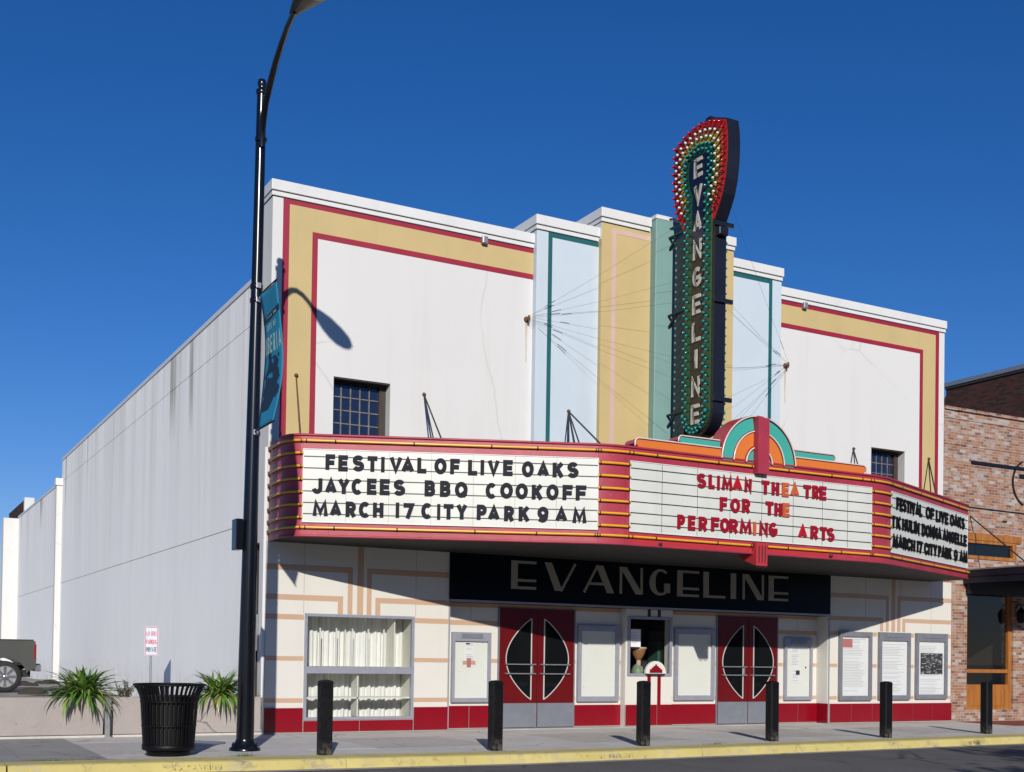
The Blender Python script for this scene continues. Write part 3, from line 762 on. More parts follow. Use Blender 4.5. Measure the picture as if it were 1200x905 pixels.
m.box(x0+.9, x0+.92, .42, .45, 1.165, z1-.03); m.box(x1-.35, x1-.33, .1, .45, 1.165, z1-.05)
m.build('display_shelf', M['ulily'], dw)
quick('pane', M['glass'], dw, (x0+.05, x1-.05, .02, .026, z0+.05, 1.045)); quick('pane', M['glass'], dw, (x0+.05, x1-.05, .02, .026, 1.165, z1-.05))
quick('display_back', M['interior_tan'], dw, (x0, x1, .62, .64, z0, z1))
# ---- poster cases
def poster_case(a, b, c, d, y, header, notes, dark=False, lab=None, wide=.06):
    m = pierced(a, b, c, d, y-.07, y-.0, [(a+wide, b-wide, c+wide+.02, d-wide-(.11 if header else .03))])
    o = m.build('poster_case', M['alud' if dark else 'alu'], TH, lab, bevel=.004)
    quick('backboard', M['paper_w' if dark else 'paper'], o, (a+wide-.005, b-wide+.005, y-.022, y-.008, c+wide, d-wide-.02))
    if header: quick('header_light', M['steel'], o, (a+.22*(b-a), b-.22*(b-a), y-.082, y-.07, d-.115, d-.03), bevel=.004)
    pw = b-a-2*wide; ph = d-c-2*wide
    for kn, (u0, u1, v0, v1, mt) in enumerate(notes):
        mm = MB(); mm.box(a+wide+u0*pw, a+wide+u1*pw, y-.027-.0025*kn, y-.0225, c+wide+v0*ph, c+wide+v1*ph)
        p = mm.build('notice', M[mt], o)
        if mt == 'paper_w':
            k = MB(); rows = int((v1-v0)*ph/.035)
            for r_ in range(rows):
                zz = c+wide+v1*ph-.03-.035*r_
                if zz < c+wide+v0*ph+.02 or random.random() < .25: continue
                k.box(a+wide+(u0+.06)*pw, a+wide+(u0+(u1-u0)*random.uniform(.6, .93))*pw, y-.0282-.0025*kn, y-.0262-.0025*kn, zz-.005, zz+.004)
            if k.v: k.build('print', M['ink_grey'], p)
    quick('pane', M['glass'], o, (a+wide, b-wide, y-.045, y-.041, c+wide, d-wide-.02))
    return o
poster_case(3.68, 4.50, .515, 1.835, .35, 1, [(.30,.60,.50,.90,'paper_w'), (.26,.64,.54,.60,'tan'), (.38,.50,.50,.64,'ink_red'), (.34,.46,.86,.88,'ink')])
poster_case(6.45, 7.43, .515, 2.03, .35, 0, [(.1,.2,.78,.79,'ink'), (.08,.12,.15,.158,'ink_grey')], wide=.08)
poster_case(8.82, 9.86, .53, 2.02, .35, 0, [], wide=.08)
poster_case(11.80, 12.60, .52, 1.88, .35, 1, [(.18,.58,.50,.92,'paper_w'), (.22,.62,.26,.52,'paper_w'), (.42,.58,.40,.48,'ink'), (.82,.86,.52,.55,'ink')])
poster_case(13.08, 14.06, .52, 2.06, 0, 0, [(.02,.98,.02,.98,'paper_w'), (.04,.40,.80,.94,'ink_red')], True, wide=.08)
poster_case(14.29, 15.28, .53, 2.07, 0, 1, [(.02,.98,.02,.98,'paper_w')], True, wide=.08)
pc = poster_case(15.47, 16.50, .545, 2.075, 0, 1, [(.02,.98,.02,.98,'paper_w'), (.10,.94,.36,.72,'ink')], True, wide=.08)
m = MB()
for i in range(70):
    x = random.uniform(15.66, 16.36); z = random.uniform(1.12, 1.60); m.box(x, x+random.uniform(.02, .10), -.0312, -.029, z, z+random.uniform(.006, .02))
m.build('photo_print', M['ink_grey'], pc)
# ---- doors
def lens_pts(xs, z0, z1, wdt, sgn, n=24):
    pts = [(xs, z0), (xs, z1)] if sgn < 0 else [(xs, z1), (xs, z0)]
    arcp = [(xs+sgn*wdt*math.sin(math.pi*i/n)**.85, z1-(z1-z0)*i/n) for i in range(1, n)]
    return [(xs, z1)]+arcp+[(xs, z0)]
def doors(a, b, y=.35):
    c = (a+b)/2; top = 2.31
    fr = quick('door_frame', M['alud'], TH, (a-.03, a, y-.03, y+.05, 0, top+.02), (b, b+.03, y-.03, y+.05, 0, top+.02), (a, b, y-.02, y+.05, top, top+.02))
    for s, e0, e1 in ((-1, a+.004, c-.006), (1, c+.006, b-.004)):
        d = quick('door', M['door_red'], TH, (e0, e1, y-.04, y, .02, top), bevel=.003)
        quick('kick_plate', M['steel'], d, (e0+.004, e1-.004, y-.047, y-.038, .025, .49))
        xs = c+s*.145; zz0, zz1 = .56, 2.13; wdt = .555
        P = lens_pts(xs, zz0, zz1, wdt, s)
        m = MB(); m.prism([(x, y-.0405, z) for x, z in P], (0, -.004, 0)); m.build('door_glass', M['glass_dark'], d)
        m = MB(); ribbon(m, P, .017, XZ(y-.04), .012); ribbon(m, [(xs, zz0), (xs, zz1)], .022, XZ(y-.04), .013, 0, .001)
        m.build('glass_bead', M['bead'], d)
        m = MB()
        for z in (1.06, 1.24):
            m.tube([(c+s*.06, y-.085, z), (c+s*.72, y-.085, z)], .013, 8)
            for xx in (.075, .70): m.tube([(c+s*xx, y-.04, z), (c+s*xx, y-.09, z)], .015, 8)
        m.tube([(c+s*(.12 if s > 0 else .13), y-.085, 1.06), (c+s*(.12 if s > 0 else .13), y-.085, 1.24)], .008, 6)
        m.build('push_bar', M['galv'], d)
doors(4.70, 6.37); doors(9.96, 11.60)
# ---- projecting ticket window
tw = pierced(7.50, 8.66, .0, 2.39, .17, .36, [(7.58, 8.60, 1.07, 2.20)]).build('ticket_booth', M['panel'], TH)
fr = pierced(7.54, 8.64, 1.03, 2.235, .150, .20, [(7.60, 8.58, 1.085, 2.185)]).build('booth_frame', M['alu'], tw)
quick('booth_pane', M['glass'], tw, (7.60, 8.58, .19, .196, 1.085, 2.185))
m = MB(); m.box(7.52, 8.64, .98, 1.0, .9, 2.37); m.box(7.50, 7.52, .37, 1.0, .9, 2.37); m.box(8.64, 8.66, .37, 1.0, .9, 2.37); m.box(7.52, 8.64, .37, 1.0, 1.0, 1.05); m.box(7.52, 8.64, .37, 1.0, 2.32, 2.35)
m.build('booth_interior', M['interior'], tw)
quick('booth_interior_panel', M['booth_green'], tw, (8.56, 8.63, .55, .9, 1.05, 1.75))
p = quick('booth_notice', M['paper_w'], tw, (7.63, 7.87, .178, .187, 1.62, 1.98))
m = MB()
for i in range(5): m.box(7.66, 7.66+random.uniform(.1, .17), .1755, .178, 1.70+.05*i, 1.71+.05*i)
m.build('print', M['ink_grey'], p)
quick('booth_mullion', M['alud'], tw, (8.02, 8.035, .80, .82, 1.085, 2.185))
tiles(7.50, 8.66, .17, 3, .45)
# deco pedestal front: two red uprights under a white fan, two black bars above the window
m = MB()
for a in (8.04, 8.29): m.box(a, a+.075, .150, .17, .45, 1.05)
m.build('red_upright', M['kick'], tw)
m = MB()
for a in (8.03, 8.28): m.box(a, a+.07, .158, .17, 2.245, 2.388)
m.build('black_bar', M['ink'], tw)
m = MB(); m.prism([(8.20+.255*math.cos(R(a)), .148, 1.085+.255*math.sin(R(a))) for a in range(0, 181, 10)], (0, -.05, 0)); fan = m.build('fan_plaque', M['white_trim'], tw)
m = MB()
for i in range(-3, 4): m.box(8.20+i*.045-.018, 8.20+i*.045+.018, .085, .098, 1.10, 1.275-abs(i)*.034)
m.build('fan_bar', M['kick'], fan)
quick('fan_ledge', M['ink'], fan, (7.99, 8.43, .10, .17, 1.05, 1.085))
# wall anchors, stay hooks and conduit on the upper wall
m = MB()
for x, z in ((5.0, 7.83), (11.45, 7.79)):
    m.lathe([(.06, 0), (.06, -.02), (.025, -.03), (.025, -.12), (0, -.125)], (x, 0, z), 10, axis='y'); m.tube([(x, -.10, z+.06), (x, -.10, z-.06)], .02, 6)
m.build('cable_anchor', M['rust'], TH)
quick('meter_box', M['galv'], TH, (-.11, -.002, .36, .72, 1.42, 2.05), bevel=.01)
for x, z in ((5.0, 7.76), (11.45, 7.72)):
    MB().add([(x-.025, -.0015, z), (x+.025, -.0015, z), (x+.012, -.0015, z-.75), (x-.008, -.0015, z-.75)], [(0,3,2,1)]).build('rust_streak', M['rust_stain'], TH)
# downpipe edge strip at the front corner
quick('corner_strip', M['cap'], TH, (-.045, -.002, .02, .10, .09, 4.9))
# rear chimney block on the roof
quick('roof_block', M['stucco'], TH, (.02, .42, 35.6, 35.9, 7.0, 7.97)); quick('roof_block', M['brick_dark'], TH, (.03, .41, 35.9, 42, 7.0, 7.88))
# ================================================================== MARQUEE
MQ = thing('marquee', 'angled rose red marquee with three ivory letter boards, amber tubes and a sunburst crest', 'marquee', (8.10, 0, 3.29))
CX = 8.10; Z0, Z1 = 3.29, 4.975
def bez(p0, p1, p2, n=8): return [tuple((1-t)**2*a+2*t*(1-t)*b+t*t*c for a, b, c in zip(p0, p1, p2)) for t in [i/n for i in range(n+1)]]
LA, LB = (.26, -1.11), (4.74, -3.00); RA, RB = (11.46, -3.00), (15.90, -1.127)
crvL = bez((.03, -.62), (.03, -1.02), LA, 10); crvM = bez(LB, (5.02, -3.10), (5.32, -3.10)); crvN = bez((10.88, -3.10), (11.18, -3.10), RA)
front = [(.03, -.004)]+crvL+crvM+crvN+[RB, (15.96, -1.04), (15.96, -.004)]
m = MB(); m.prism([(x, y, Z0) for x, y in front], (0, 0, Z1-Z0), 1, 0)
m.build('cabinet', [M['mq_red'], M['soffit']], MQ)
def offset(path, d):
    out = []
    for i, p in enumerate(path):
        a = Vector(path[max(i-1, 0)]); b = Vector(path[min(i+1, len(path)-1)]); t = (b-a).normalized()
        out.append((p[0]+t.y*d, p[1]-t.x*d))
    return out
# rolled lips along top and bottom edge
for z in (Z0+.02, Z1-.012):
    m = MB(); m.tube([(x, y, z) for x, y in offset(front[1:-1], .006)], .022, 6); m.build('edge_lip', M['mq_red'], MQ)
quick('lower_fascia', M['mq_red2'], MQ, (5.34, 7.97, -3.106, -3.1, 3.315, 3.50), (8.25, 9.9, -3.106, -3.1, 3.315, 3.41))
quick('lower_fascia', M['mq_red'], MQ, (9.9, 10.88, -3.105, -3.1, 3.315, 3.41))
# letter boards: F maps board coordinates (s along, z) to the face
def face(A, Bp):
    A = Vector((*A, 0)); Bv = Vector((*Bp, 0)); t = (Bv-A).normalized(); nrm = Vector((t.y, -t.x, 0))
    return (lambda s, z, d: tuple(A+t*s+nrm*d+Vector((0, 0, z)))), (Bv-A).length
ZT, ZB = 4.72, 3.54; HB = ZT-ZB
rows = [ZT-HB*f for f in (.095, .255, .415, .575, .735, .89)]
def board(A, Bp, vj, fmt):
    F, L = face(A, Bp)
    o = MB().prism([F(0, ZB, 0), F(L, ZB, 0), F(L, ZT, 0), F(0, ZT, 0)], Vector(F(0, 0, .018))-Vector(F(0, 0, 0))).build('letter_board', M['board'], MQ)
    m = MB(); q = lambda a, b, c, d, t: m.prism([F(a, c, .016), F(b, c, .016), F(b, d, .016), F(a, d, .016)], Vector(F(0, 0, t))-Vector(F(0, 0, 0)))
    for a, b, c, d in ((-.012, 0, ZB-.012, ZT+.012), (L, L+.012, ZB-.012, ZT+.012), (0, L, ZB-.012, ZB), (0, L, ZT, ZT+.012)): q(a, b, c, d, .012)
    m.build('board_frame', M['cap'], o)
    for z in rows:
        m = MB(); q(0, L, z-.007, z+.007, .012); m.build('letter_track', M['track'], o)
    for f in vj:
        m = MB(); q(f*L-.003, f*L+.003, ZB, ZT, .006); m.build('panel_seam', M['track'] if fmt == 'mid' else M['joint'], o)
    return F, L, o
HL = .256; T = .066
def letter(o, F, ch, s0, s1, row, mat, dz=0):
    mb = MB(); zc = (rows[2*row]+rows[2*row+1])/2+dz
    G = lambda x, z, d: F(x, z, .026+d)
    glyph(mb, ch, s0, zc-HL/2, s1-s0, HL, T if s1-s0 > .15 else min(T, (s1-s0)*.95), G, .018)
    mb.build('letter', M[mat], o)
def board_x(px, A, Bp, C=(-5.979, -19.696)):
    """distance along a face of the point seen in a horizontal direction px (image measure of the survey)"""
    d = rr*(px-600)+fw*1388.87-uu*(570-744.6)
    ax, ay = A; tx, ty = Bp[0]-ax, Bp[1]-ay; L = math.hypot(tx, ty); tx /= L; ty /= L
    det = d.x*(-ty)+d.y*tx
    return ((C[0]-ax)*(d.y)-(C[1]-ay)*d.x)/(tx*d.y-ty*d.x)
F, L, ob = board(LA, LB, [i/7 for i in range(1, 7)], 'left')
LEFT = [
 "F381-392.5 E396-407.5 S412.5-426.5 T430-442 I446-450.5 V456-471 A470-485 L488.5-499.5 O508.5-523 F527-538.5 L548-559 I562.5-567 V571-585 E589-600.5 O611-625 A629-643 K647-660 S664-677.5",
 "J365.5-378 A381-395 Y396-410 C412-425 E430-441.5 E445-457 S461-475 B497.5-510 B515.5-528 Q533-548 C569-582 O586-601 O604-618.5 K623-636 O640-654.5 F659-671 F674.5-687",
 "M367-385 A387-401 R405.5-418 C421-434.5 H437.5-450 1464-468.5 7473-485.5 C494-507 I512.5-516.5 T520-532 Y535-548 P559-571 A572-586 R591-603 K608-621 9630-643 A651-665 M671-687.5"]
for r_, line in enumerate(LEFT):
    for tk in line.split():
        a, b = map(float, tk[1:].split('-'))
        letter(ob, F, tk[0], board_x(a, LA, LB), board_x(b, LA, LB), r_, 'lblack', random.uniform(-.006, .006))
CA, CB = (5.32, -3.10), (10.88, -3.10)
F, L, oc = board(CA, CB, [.118, .254, .384, .515, .648, .776, .89], 'mid')
MID = ["S815-826r L829-836r I839-842r M844.5-857r A857-868.5b N871-879.5r T891-900r H903-911.5r E915-923o A925-935o T940-949r R950.5-958.5r E959-967r",
       "F842.5-851r O855-866r R868.5-878r T896-905r H906.5-915r E916-924o",
       "P793-802r E805.5-814r R818-828r F832.5-842r O843-854r R854-864r M866-880r I881.5-885.5o N889-899r G900-910r A934.5-945b R949-958r T960-968r S968-977r"]
for r_, line in enumerate(MID):
    for tk in line.split():
        a, b = map(float, tk[1:-1].split('-'))
        letter(oc, F, tk[0], board_x(a, CA, CB), board_x(b, CA, CB), r_, {'r': 'lred', 'o': 'lorange', 'b': 'lred2'}[tk[-1]], random.uniform(-.006, .006))
RA2 = (11.56, -2.958); RB2 = (15.80, -1.169)
F, L, orr = board(RA2, RB2, [i/6 for i in range(1, 6)], 'right')
RIGHT = [[("FESTIVAL", 1049, 1079), ("OF", 1083.5, 1093), ("LIVE", 1095.5, 1109.5), ("OAKS", 1112, 1129)],
         [("T", 1043.5, 1047.5), ("K", 1049, 1054), ("HULIN", 1056, 1076), ("DONNA", 1079, 1102), ("ANGELLE", 1103.5, 1131.5)],
         [("MARCH", 1045, 1071), ("17", 1073.5, 1079.5), ("CITY", 1082, 1097), ("PARK", 1098.5, 1114), ("9", 1117, 1121), ("AM", 1123.5, 1132.5)]]
for r_, line in enumerate(RIGHT):
    for wd, a, b in line:
        sa, sb_ = board_x(a, RA2, RB2), board_x(b, RA2, RB2)
        ws = [gw(c, HL, T) for c in wd]; gp = .022; k = (sb_-sa-gp*(len(wd)-1))/sum(ws); x = sa
        for c, w_ in zip(wd, ws):
            letter(orr, F, c, x, x+w_*k, r_, 'lblack2', random.uniform(-.006, .006)); x += w_*k+gp
# amber tubes round the cabinet and stacked on its rounded corners
levels = [4.865-1.42*f for f in (0, .144, .295, .443, .592, .738, .884, 1)]
def dens(path, step=.25):
    out = [path[0]]
    for a, b in zip(path, path[1:]):
        n = max(1, int(math.hypot(b[0]-a[0], b[1]-a[1])/step))
        out += [(a[0]+(b[0]-a[0])*i/n, a[1]+(b[1]-a[1])*i/n) for i in range(1, n+1)]
    return out
def neon(path, z, ends=(.0, .0), clips=True):
    p = offset(path, .035)
    o = MB().tube([(x, y, z) for x, y in p], .022, 8).build('neon_tube', M['tube'], MQ)
    acc = 0; nxt = .5
    for a, b in zip(p, p[1:]):
        l = math.hypot(b[0]-a[0], b[1]-a[1]); acc += l
        if clips and acc > nxt:
            MB().tube([(b[0]+(b[0]-a[0])/l*.012, b[1]+(b[1]-a[1])/l*.012, z), (b[0]-(b[0]-a[0])/l*.012, b[1]-(b[1]-a[1])/l*.012, z)], .027, 8).build('tube_clip', M['clip'], o); nxt += random.uniform(.8, 1.3)
    e = MB()
    for (a, b) in ((p[0], p[1]), (p[-1], p[-2])):
        l = math.hypot(b[0]-a[0], b[1]-a[1]); u = ((b[0]-a[0])/l, (b[1]-a[1])/l)
        e.tube([(a[0]+u[0]*.03, a[1]+u[1]*.03, z), (a[0]+u[0]*.05, a[1]+u[1]*.05, z)], .026, 8)
    e.build('electrode', M['clip'], o)
    return o
retL = [(.03, -.06)]+crvL
for z in levels:
    neon(retL, z, clips=False); neon(crvM, z, clips=False); neon(crvN[:-1]+[(11.53, -2.97)], z, clips=False)
for z in (levels[0], levels[-1]):
    neon(dens([LA, LB]), z); neon(dens([(5.32, -3.10), (7.96, -3.10)]), z); neon(dens([(8.26, -3.10), (10.88, -3.10)]), z); neon(dens([(11.53, -2.97), RB]), z)
# crest
cy, cz = -3.1, 4.93; cxx = 8.11
def disc(r, y0, d, r_in=0, a0=0, a1=180, n=28):
    P = [(cxx+r*math.cos(R(a0+(a1-a0)*i/n)), y0, cz+r*math.sin(R(a0+(a1-a0)*i/n))) for i in range(n+1)]
    if r_in: P += [(cxx+r_in*math.cos(R(a1-(a1-a0)*i/n)), y0, cz+r_in*math.sin(R(a1-(a1-a0)*i/n))) for i in range(n+1)]
    else: P += []
    return P
crest = MB().prism(disc(.875, -2.72, 0), (0, -.37, 0), 0).build('sunburst', M['mq_red'], MQ)
def ringpart(name, mat, r, ri):
    for a0, a1 in ((0, 79), (101, 180)):
        mb = MB(); n = 16
        for i in range(n):
            b0, b1 = R(a0+(a1-a0)*i/n), R(a0+(a1-a0)*(i+1)/n)
            q = [(cxx+ra*math.cos(b), -3.090, cz+ra*math.sin(b)) for ra, b in ((ri, b0), (r, b0), (r, b1), (ri, b1))]
            mb.add(q+[(x, y-.022, z) for x, y, z in q], [(4,5,6,7), (0,4,7,3), (1,2,6,5)], 0)
        mb.build(name, M[mat], crest)
ringpart('turquoise_ring', 'teal', .82, .61); ringpart('orange_ring', 'orange', .56, .335); ringpart('turquoise_ring', 'teal', .26, .02)
for r_ in (.855, .585, .30):
    for a0, a1 in ((2, 84 if r_ > .5 else 68), (96 if r_ > .5 else 112, 178)):
        MB().tube([(cxx+r_*math.cos(R(a0+(a1-a0)*i/18)), -3.128, cz+r_*math.sin(R(a0+(a1-a0)*i/18))) for i in range(19)], .0145, 6).build('white_neon', M['neon_w'], crest)
for s in (-1, 1):
    def bar(name, mat, xa, xb, za, zb, y0, y1):
        rr_ = (zb-za)*.55; P = [(xa, za), (xb, za)]+[(xb+s*rr_*math.sin(R(a)), zb-rr_+rr_*math.cos(R(a))) for a in range(90, -1, -15)]+[(xa, zb)]
        b = MB().prism([(x, y1, z) for x, z in P], (0, y0-y1, 0)).build(name, M['mq_red'], MQ)
        Q = [(xa, za+.012), (xb, za+.012)]+[(xb+s*(rr_-.02)*math.sin(R(a)), zb-rr_+(rr_-.024)*math.cos(R(a))) for a in range(90, -1, -15)]+[(xa, zb-.024)]
        MB().prism([(x, y0+.002, z) for x, z in Q], (0, -.012, 0)).build('enamel_face', M[mat], b)
        T_ = [(xb+s*rr_*.99, za+.03)]+[(xb+s*rr_*math.sin(R(a)), zb-rr_+rr_*math.cos(R(a))) for a in range(75, -1, -15)]+[(xa, zb)]
        MB().tube([(x, y0-.012, z+.004) for x, z in T_], .0135, 6).build('white_neon', M['neon_w'], b)
    e1 = (5.50 if s < 0 else 10.66); e2 = (6.42 if s < 0 else 9.92)
    bar('lower_wing', 'orange', cxx+s*.86, e1, 4.96, 5.13, -3.10, -2.80)
    bar('upper_wing', 'teal', cxx+s*.86, e2, 5.135, 5.27, -3.06, -2.76)
P = [(-3.24, 4.735), (-3.24, 5.745), (-3.05, 5.76), (-2.84, 5.68), (-2.70, 5.48), (-2.64, 5.2), (-2.64, 4.98), (-3.095, 4.98), (-3.095, 4.735)]
fin = MB().prism([(7.98, y, z) for y, z in P], (.26, 0, 0)).build('centre_fin', M['mq_red'], MQ, bevel=.006)
pend = MB().prism([(7.98, y, z) for y, z in ((-3.22, 3.08), (-3.22, 3.50), (-3.095, 3.50), (-3.095, 3.285), (-2.72, 3.285), (-2.80, 3.22))], (.26, 0, 0)).build('pendant', M['mq_red2'], MQ, bevel=.005)
for x in (8.05, 8.17):
    MB().tube([(x-.05, -3.2, 3.09), (x-.03, -3.2, 3.05), (x, -3.2, 3.04), (x+.03, -3.2, 3.05), (x+.05, -3.2, 3.09)], .009, 6).build('neon_loop', M['clip'], pend)
for x in (8.04, 8.11, 8.18): MB().tube([(x, -3.235, 3.14), (x, -3.235, 3.44)], .008, 6).build('neon_loop', M['clip'], pend)
for x, y, z in ((5.95, -3.11, 3.35), (9.85, -3.11, 3.36)): MB().lathe([(.03, 0), (.03, -.04), (0, -.045)], (x, y, z), 8, axis='y').build('hook', M['clip'], MQ)
# stay rods from the wall to the cabinet roof
for a, bs in (((2.885, 0, 6.14), ((2.726, -.9, Z1), (2.702, -1.3, Z1))), ((5.889, -.13, 6.15), ((5.36, -1.0, 5.02), (5.33, -1.4, 5.0), (5.34, -1.6, 5.0), (5.50, -2.2, 5.0))), ((.468, 0, 6.18), ((.40, -.5, Z1),)), ((13.48, 0, 6.18), ((12.83, -.8, Z1), (12.56, -1.3, Z1))), ((15.868, 0, 6.175), ((15.32, -.6, Z1), (15.18, -.9, Z1)))):
    for i, b in enumerate(bs):
        MB().tube([a, b], .013 if i == 0 else .016, 6).build('stay_rod', M['wire'] if a[0] > 1 else M['rust'], MQ)
    MB().lathe([(.035, .01), (.04, -.01), (.02, -.05), (0, -.055)], a, 8, axis='y').build('rod_anchor', M['rust'], MQ)

# ================================================================== BLADE SIGN
BS = thing('blade_sign', 'tall dark vertical blade sign with a rainbow bulb head and cream letters down its side', 'blade sign', (8.135, -1.43, 5.65))
X0, X1 = 8.0, 8.27; YC, ZC = -1.43, 10.78
HEAD = [(.48,9.72),(.60,9.92),(.72,10.15),(.80,10.42),(.845,10.75),(.855,11.05),(.84,11.30),(.80,11.545),(.42,11.70),(.0,11.765)]
def outline(scale=1, hw=.48, zb=5.66, shaft=True):
    right = [(y*scale, ZC+(z-ZC)*scale) for y, z in HEAD]
    right = [(max(y, hw) if shaft and z < ZC-.4 else y, z) for y, z in right]
    base = [(hw*math.sin(R(a)), zb+hw-hw*math.cos(R(a))) for a in range(0, 91, 10)] if shaft else []
    P = base+right; P = P+[(-y, z) for y, z in P[::-1] if abs(y) > 1e-6]
    out = []
    for p in P:
        if not out or (abs(p[0]-out[-1][0])+abs(p[1]-out[-1][1])) > 1e-4: out.append(p)
    return [(YC-y, z) for y, z in out]
MB().prism([(X0, y, z) for y, z in outline()], (X1-X0, 0, 0)).build('cabinet', M['sgn_body'], BS)
def interp(P, n, off=0):
    P = P+[P[0]]; L = [0]
    for a, b in zip(P, P[1:]): L.append(L[-1]+math.hypot(b[0]-a[0], b[1]-a[1]))
    out = []
    for i in range(n):
        t = L[-1]*((i+off)/n); k = max(j for j in range(len(L)-1) if L[j] <= t); f = (t-L[k])/(L[k+1]-L[k])
        out.append((P[k][0]+(P[k+1][0]-P[k][0])*f, P[k][1]+(P[k+1][1]-P[k][1])*f))
    return out
def layers(x, s):
    d = .006; k = 0
    def lay(name, mat, P):
        nonlocal k
        o = MB().prism([(x-s*.001, y, z) for y, z in P], (s*(d*(k+1)+.001), 0, 0)).build(name, M[mat], BS); k += 1; return o
    lay('brown_border', 's_brown', outline(.985, .455, 5.69))
    lay('red_band', 's_red', outline(.97, 0, 0, False))
    lay('orange_band', 's_orange', outline(.82, 0, 0, False)); lay('yellow_band', 's_yellow', outline(.71, 0, 0, False))
    lay('green_band', 's_green', outline(.56, .40, 5.74)); lay('brown_channel', 's_brown', outline(.36, .20, 5.94))
    lay('navy_centre', 's_navy', [(y, max(z, 9.30)) for y, z in outline(.352, .195, 5.95)])
    m = MB()
    for p_, q_ in zip(interp(outline(.60, 0, 0, False), 52), interp(outline(.955, 0, 0, False), 52)):
        if p_[1] > 10.15: m.tube([(x+s*.034, *p_), (x+s*.016, *q_)], .007, 4)
    m.build('radial_fluting', M['sgn_body'], BS)
    return d*7
layers(X0, -1); layers(X1, 1)
def blade_letters(x, s):
    for i, ch in enumerate('EVANGELINE'):
        zc = 10.88-.531*i; mb = MB()
        Fq = lambda a, z, d: (x+s*(.046+d), YC-a if s < 0 else YC+a, z)
        w_ = .27 if ch not in 'I' else .1
        if ch == 'I': glyph(mb, ch, -.05, zc-.19, .1, .38, .085, Fq, .012)
        else: glyph(mb, ch, -w_/2, zc-.19, w_, .38, .075, Fq, .012)
        lt = mb.build('sign_letter', M['s_letter'], BS)
        tb = MB(); tb.tube([Fq(-.1, zc+.18, .03), Fq(-.02, zc+.15, .03), Fq(-.03, zc, .03), Fq(.02, zc-.19, .03)], .006, 5); tb.build('neon_tube', M['clip'], lt)
blade_letters(X0, -1); blade_letters(X1, 1)
quick('shadow_mount_channel', M['mount_shade'], BS, (8.03, 8.24, -.97, -.60, 5.75, 9.72))  # mount frame painted dark, added to widen the sign's shadow strip on the fin
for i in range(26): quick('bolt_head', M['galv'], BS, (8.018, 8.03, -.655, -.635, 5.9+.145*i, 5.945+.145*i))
# bulbs
spots = []
for sc_, n, mt in ((.915, 36, 'b_red'), (.775, 32, 'b_white'), (.65, 28, 'b_white')):
    for y, z in interp(outline(sc_, 0, 0, False), n):
        if z > 9.95 and not (z < 10.2 and abs(y-YC) < .45): spots.append((y, z, mt))
for sc_, n in ((.53, 26), (.43, 22)):
    for y, z in interp(outline(sc_, 0, 0, False), n):
        if z > 10.35: spots.append((y, z, 'b_teal'))
for i in range(26):
    for o_, dz in ((.355, 0), (.265, .08)):
        for q in (-1, 1): spots.append((YC+q*o_, 6.12+.163*i+dz, 'b_teal'))
for a in range(0, 181, 18): spots.append((YC+.36*math.cos(R(a)), 6.10-.36*math.sin(R(a)), 'b_teal'))
for a in range(9, 180, 24): spots.append((YC+.27*math.cos(R(a)), 6.08-.27*math.sin(R(a)), 'b_teal'))
def bulb_mesh(name, mt):
    mb = MB(); mb.lathe([(.016, 0), (.016, -.035), (.020, -.036)], (0, 0, 0), 8, 0, axis='x')
    mb.lathe([(.014, -.036), (.024, -.052), (.0265, -.068), (.020, -.086), (0, -.093)], (0, 0, 0), 8, 1, axis='x')
    me = bpy.data.meshes.new(name); me.from_pydata(mb.v, [], mb.f); me.materials.append(M['socket']); me.materials.append(M[mt])
    me.polygons.foreach_set('material_index', mb.m); me.polygons.foreach_set('use_smooth', mb.sm); me.update(); return me
BM = {k: bulb_mesh('bulb', k) for k in ('b_teal', 'b_red', 'b_white')}
cpos = Vector((-5.979, -19.696, 1.4))
spots.sort(key=lambda p: (Vector((X0, p[0], p[1]))-cpos).length)
MAT4 = [M['socket'], M['b_teal'], M['b_red'], M['b_white']]
rest = MB()
for i, (y, z, mt) in enumerate(spots):
    if i < 100:
        o = bpy.data.objects.new('bulb', BM[mt]); col.objects.link(o); o.parent = BS; o.location = Vector((X0-.03, y, z))-ROOT[BS]
    for s, xx in (((-1, X0-.03), (1, X1+.03)) if i >= 100 else ((1, X1+.03),)):
        if s > 0 and mt == 'b_red': continue
        mi = 1+['b_teal', 'b_red', 'b_white'].index(mt)
        rest.lathe([(.016, 0), (.016, s*.035), (.020, s*.036)], (xx, y, z), 6, 0, axis='x')
        rest.lathe([(.014, s*.036), (.024, s*.052), (.0265, s*.068), (.020, s*.086), (0, s*.093)], (xx, y, z), 8, mi, axis='x')
rest.build('bulbs', MAT4, BS, None, 0, 'stuff')
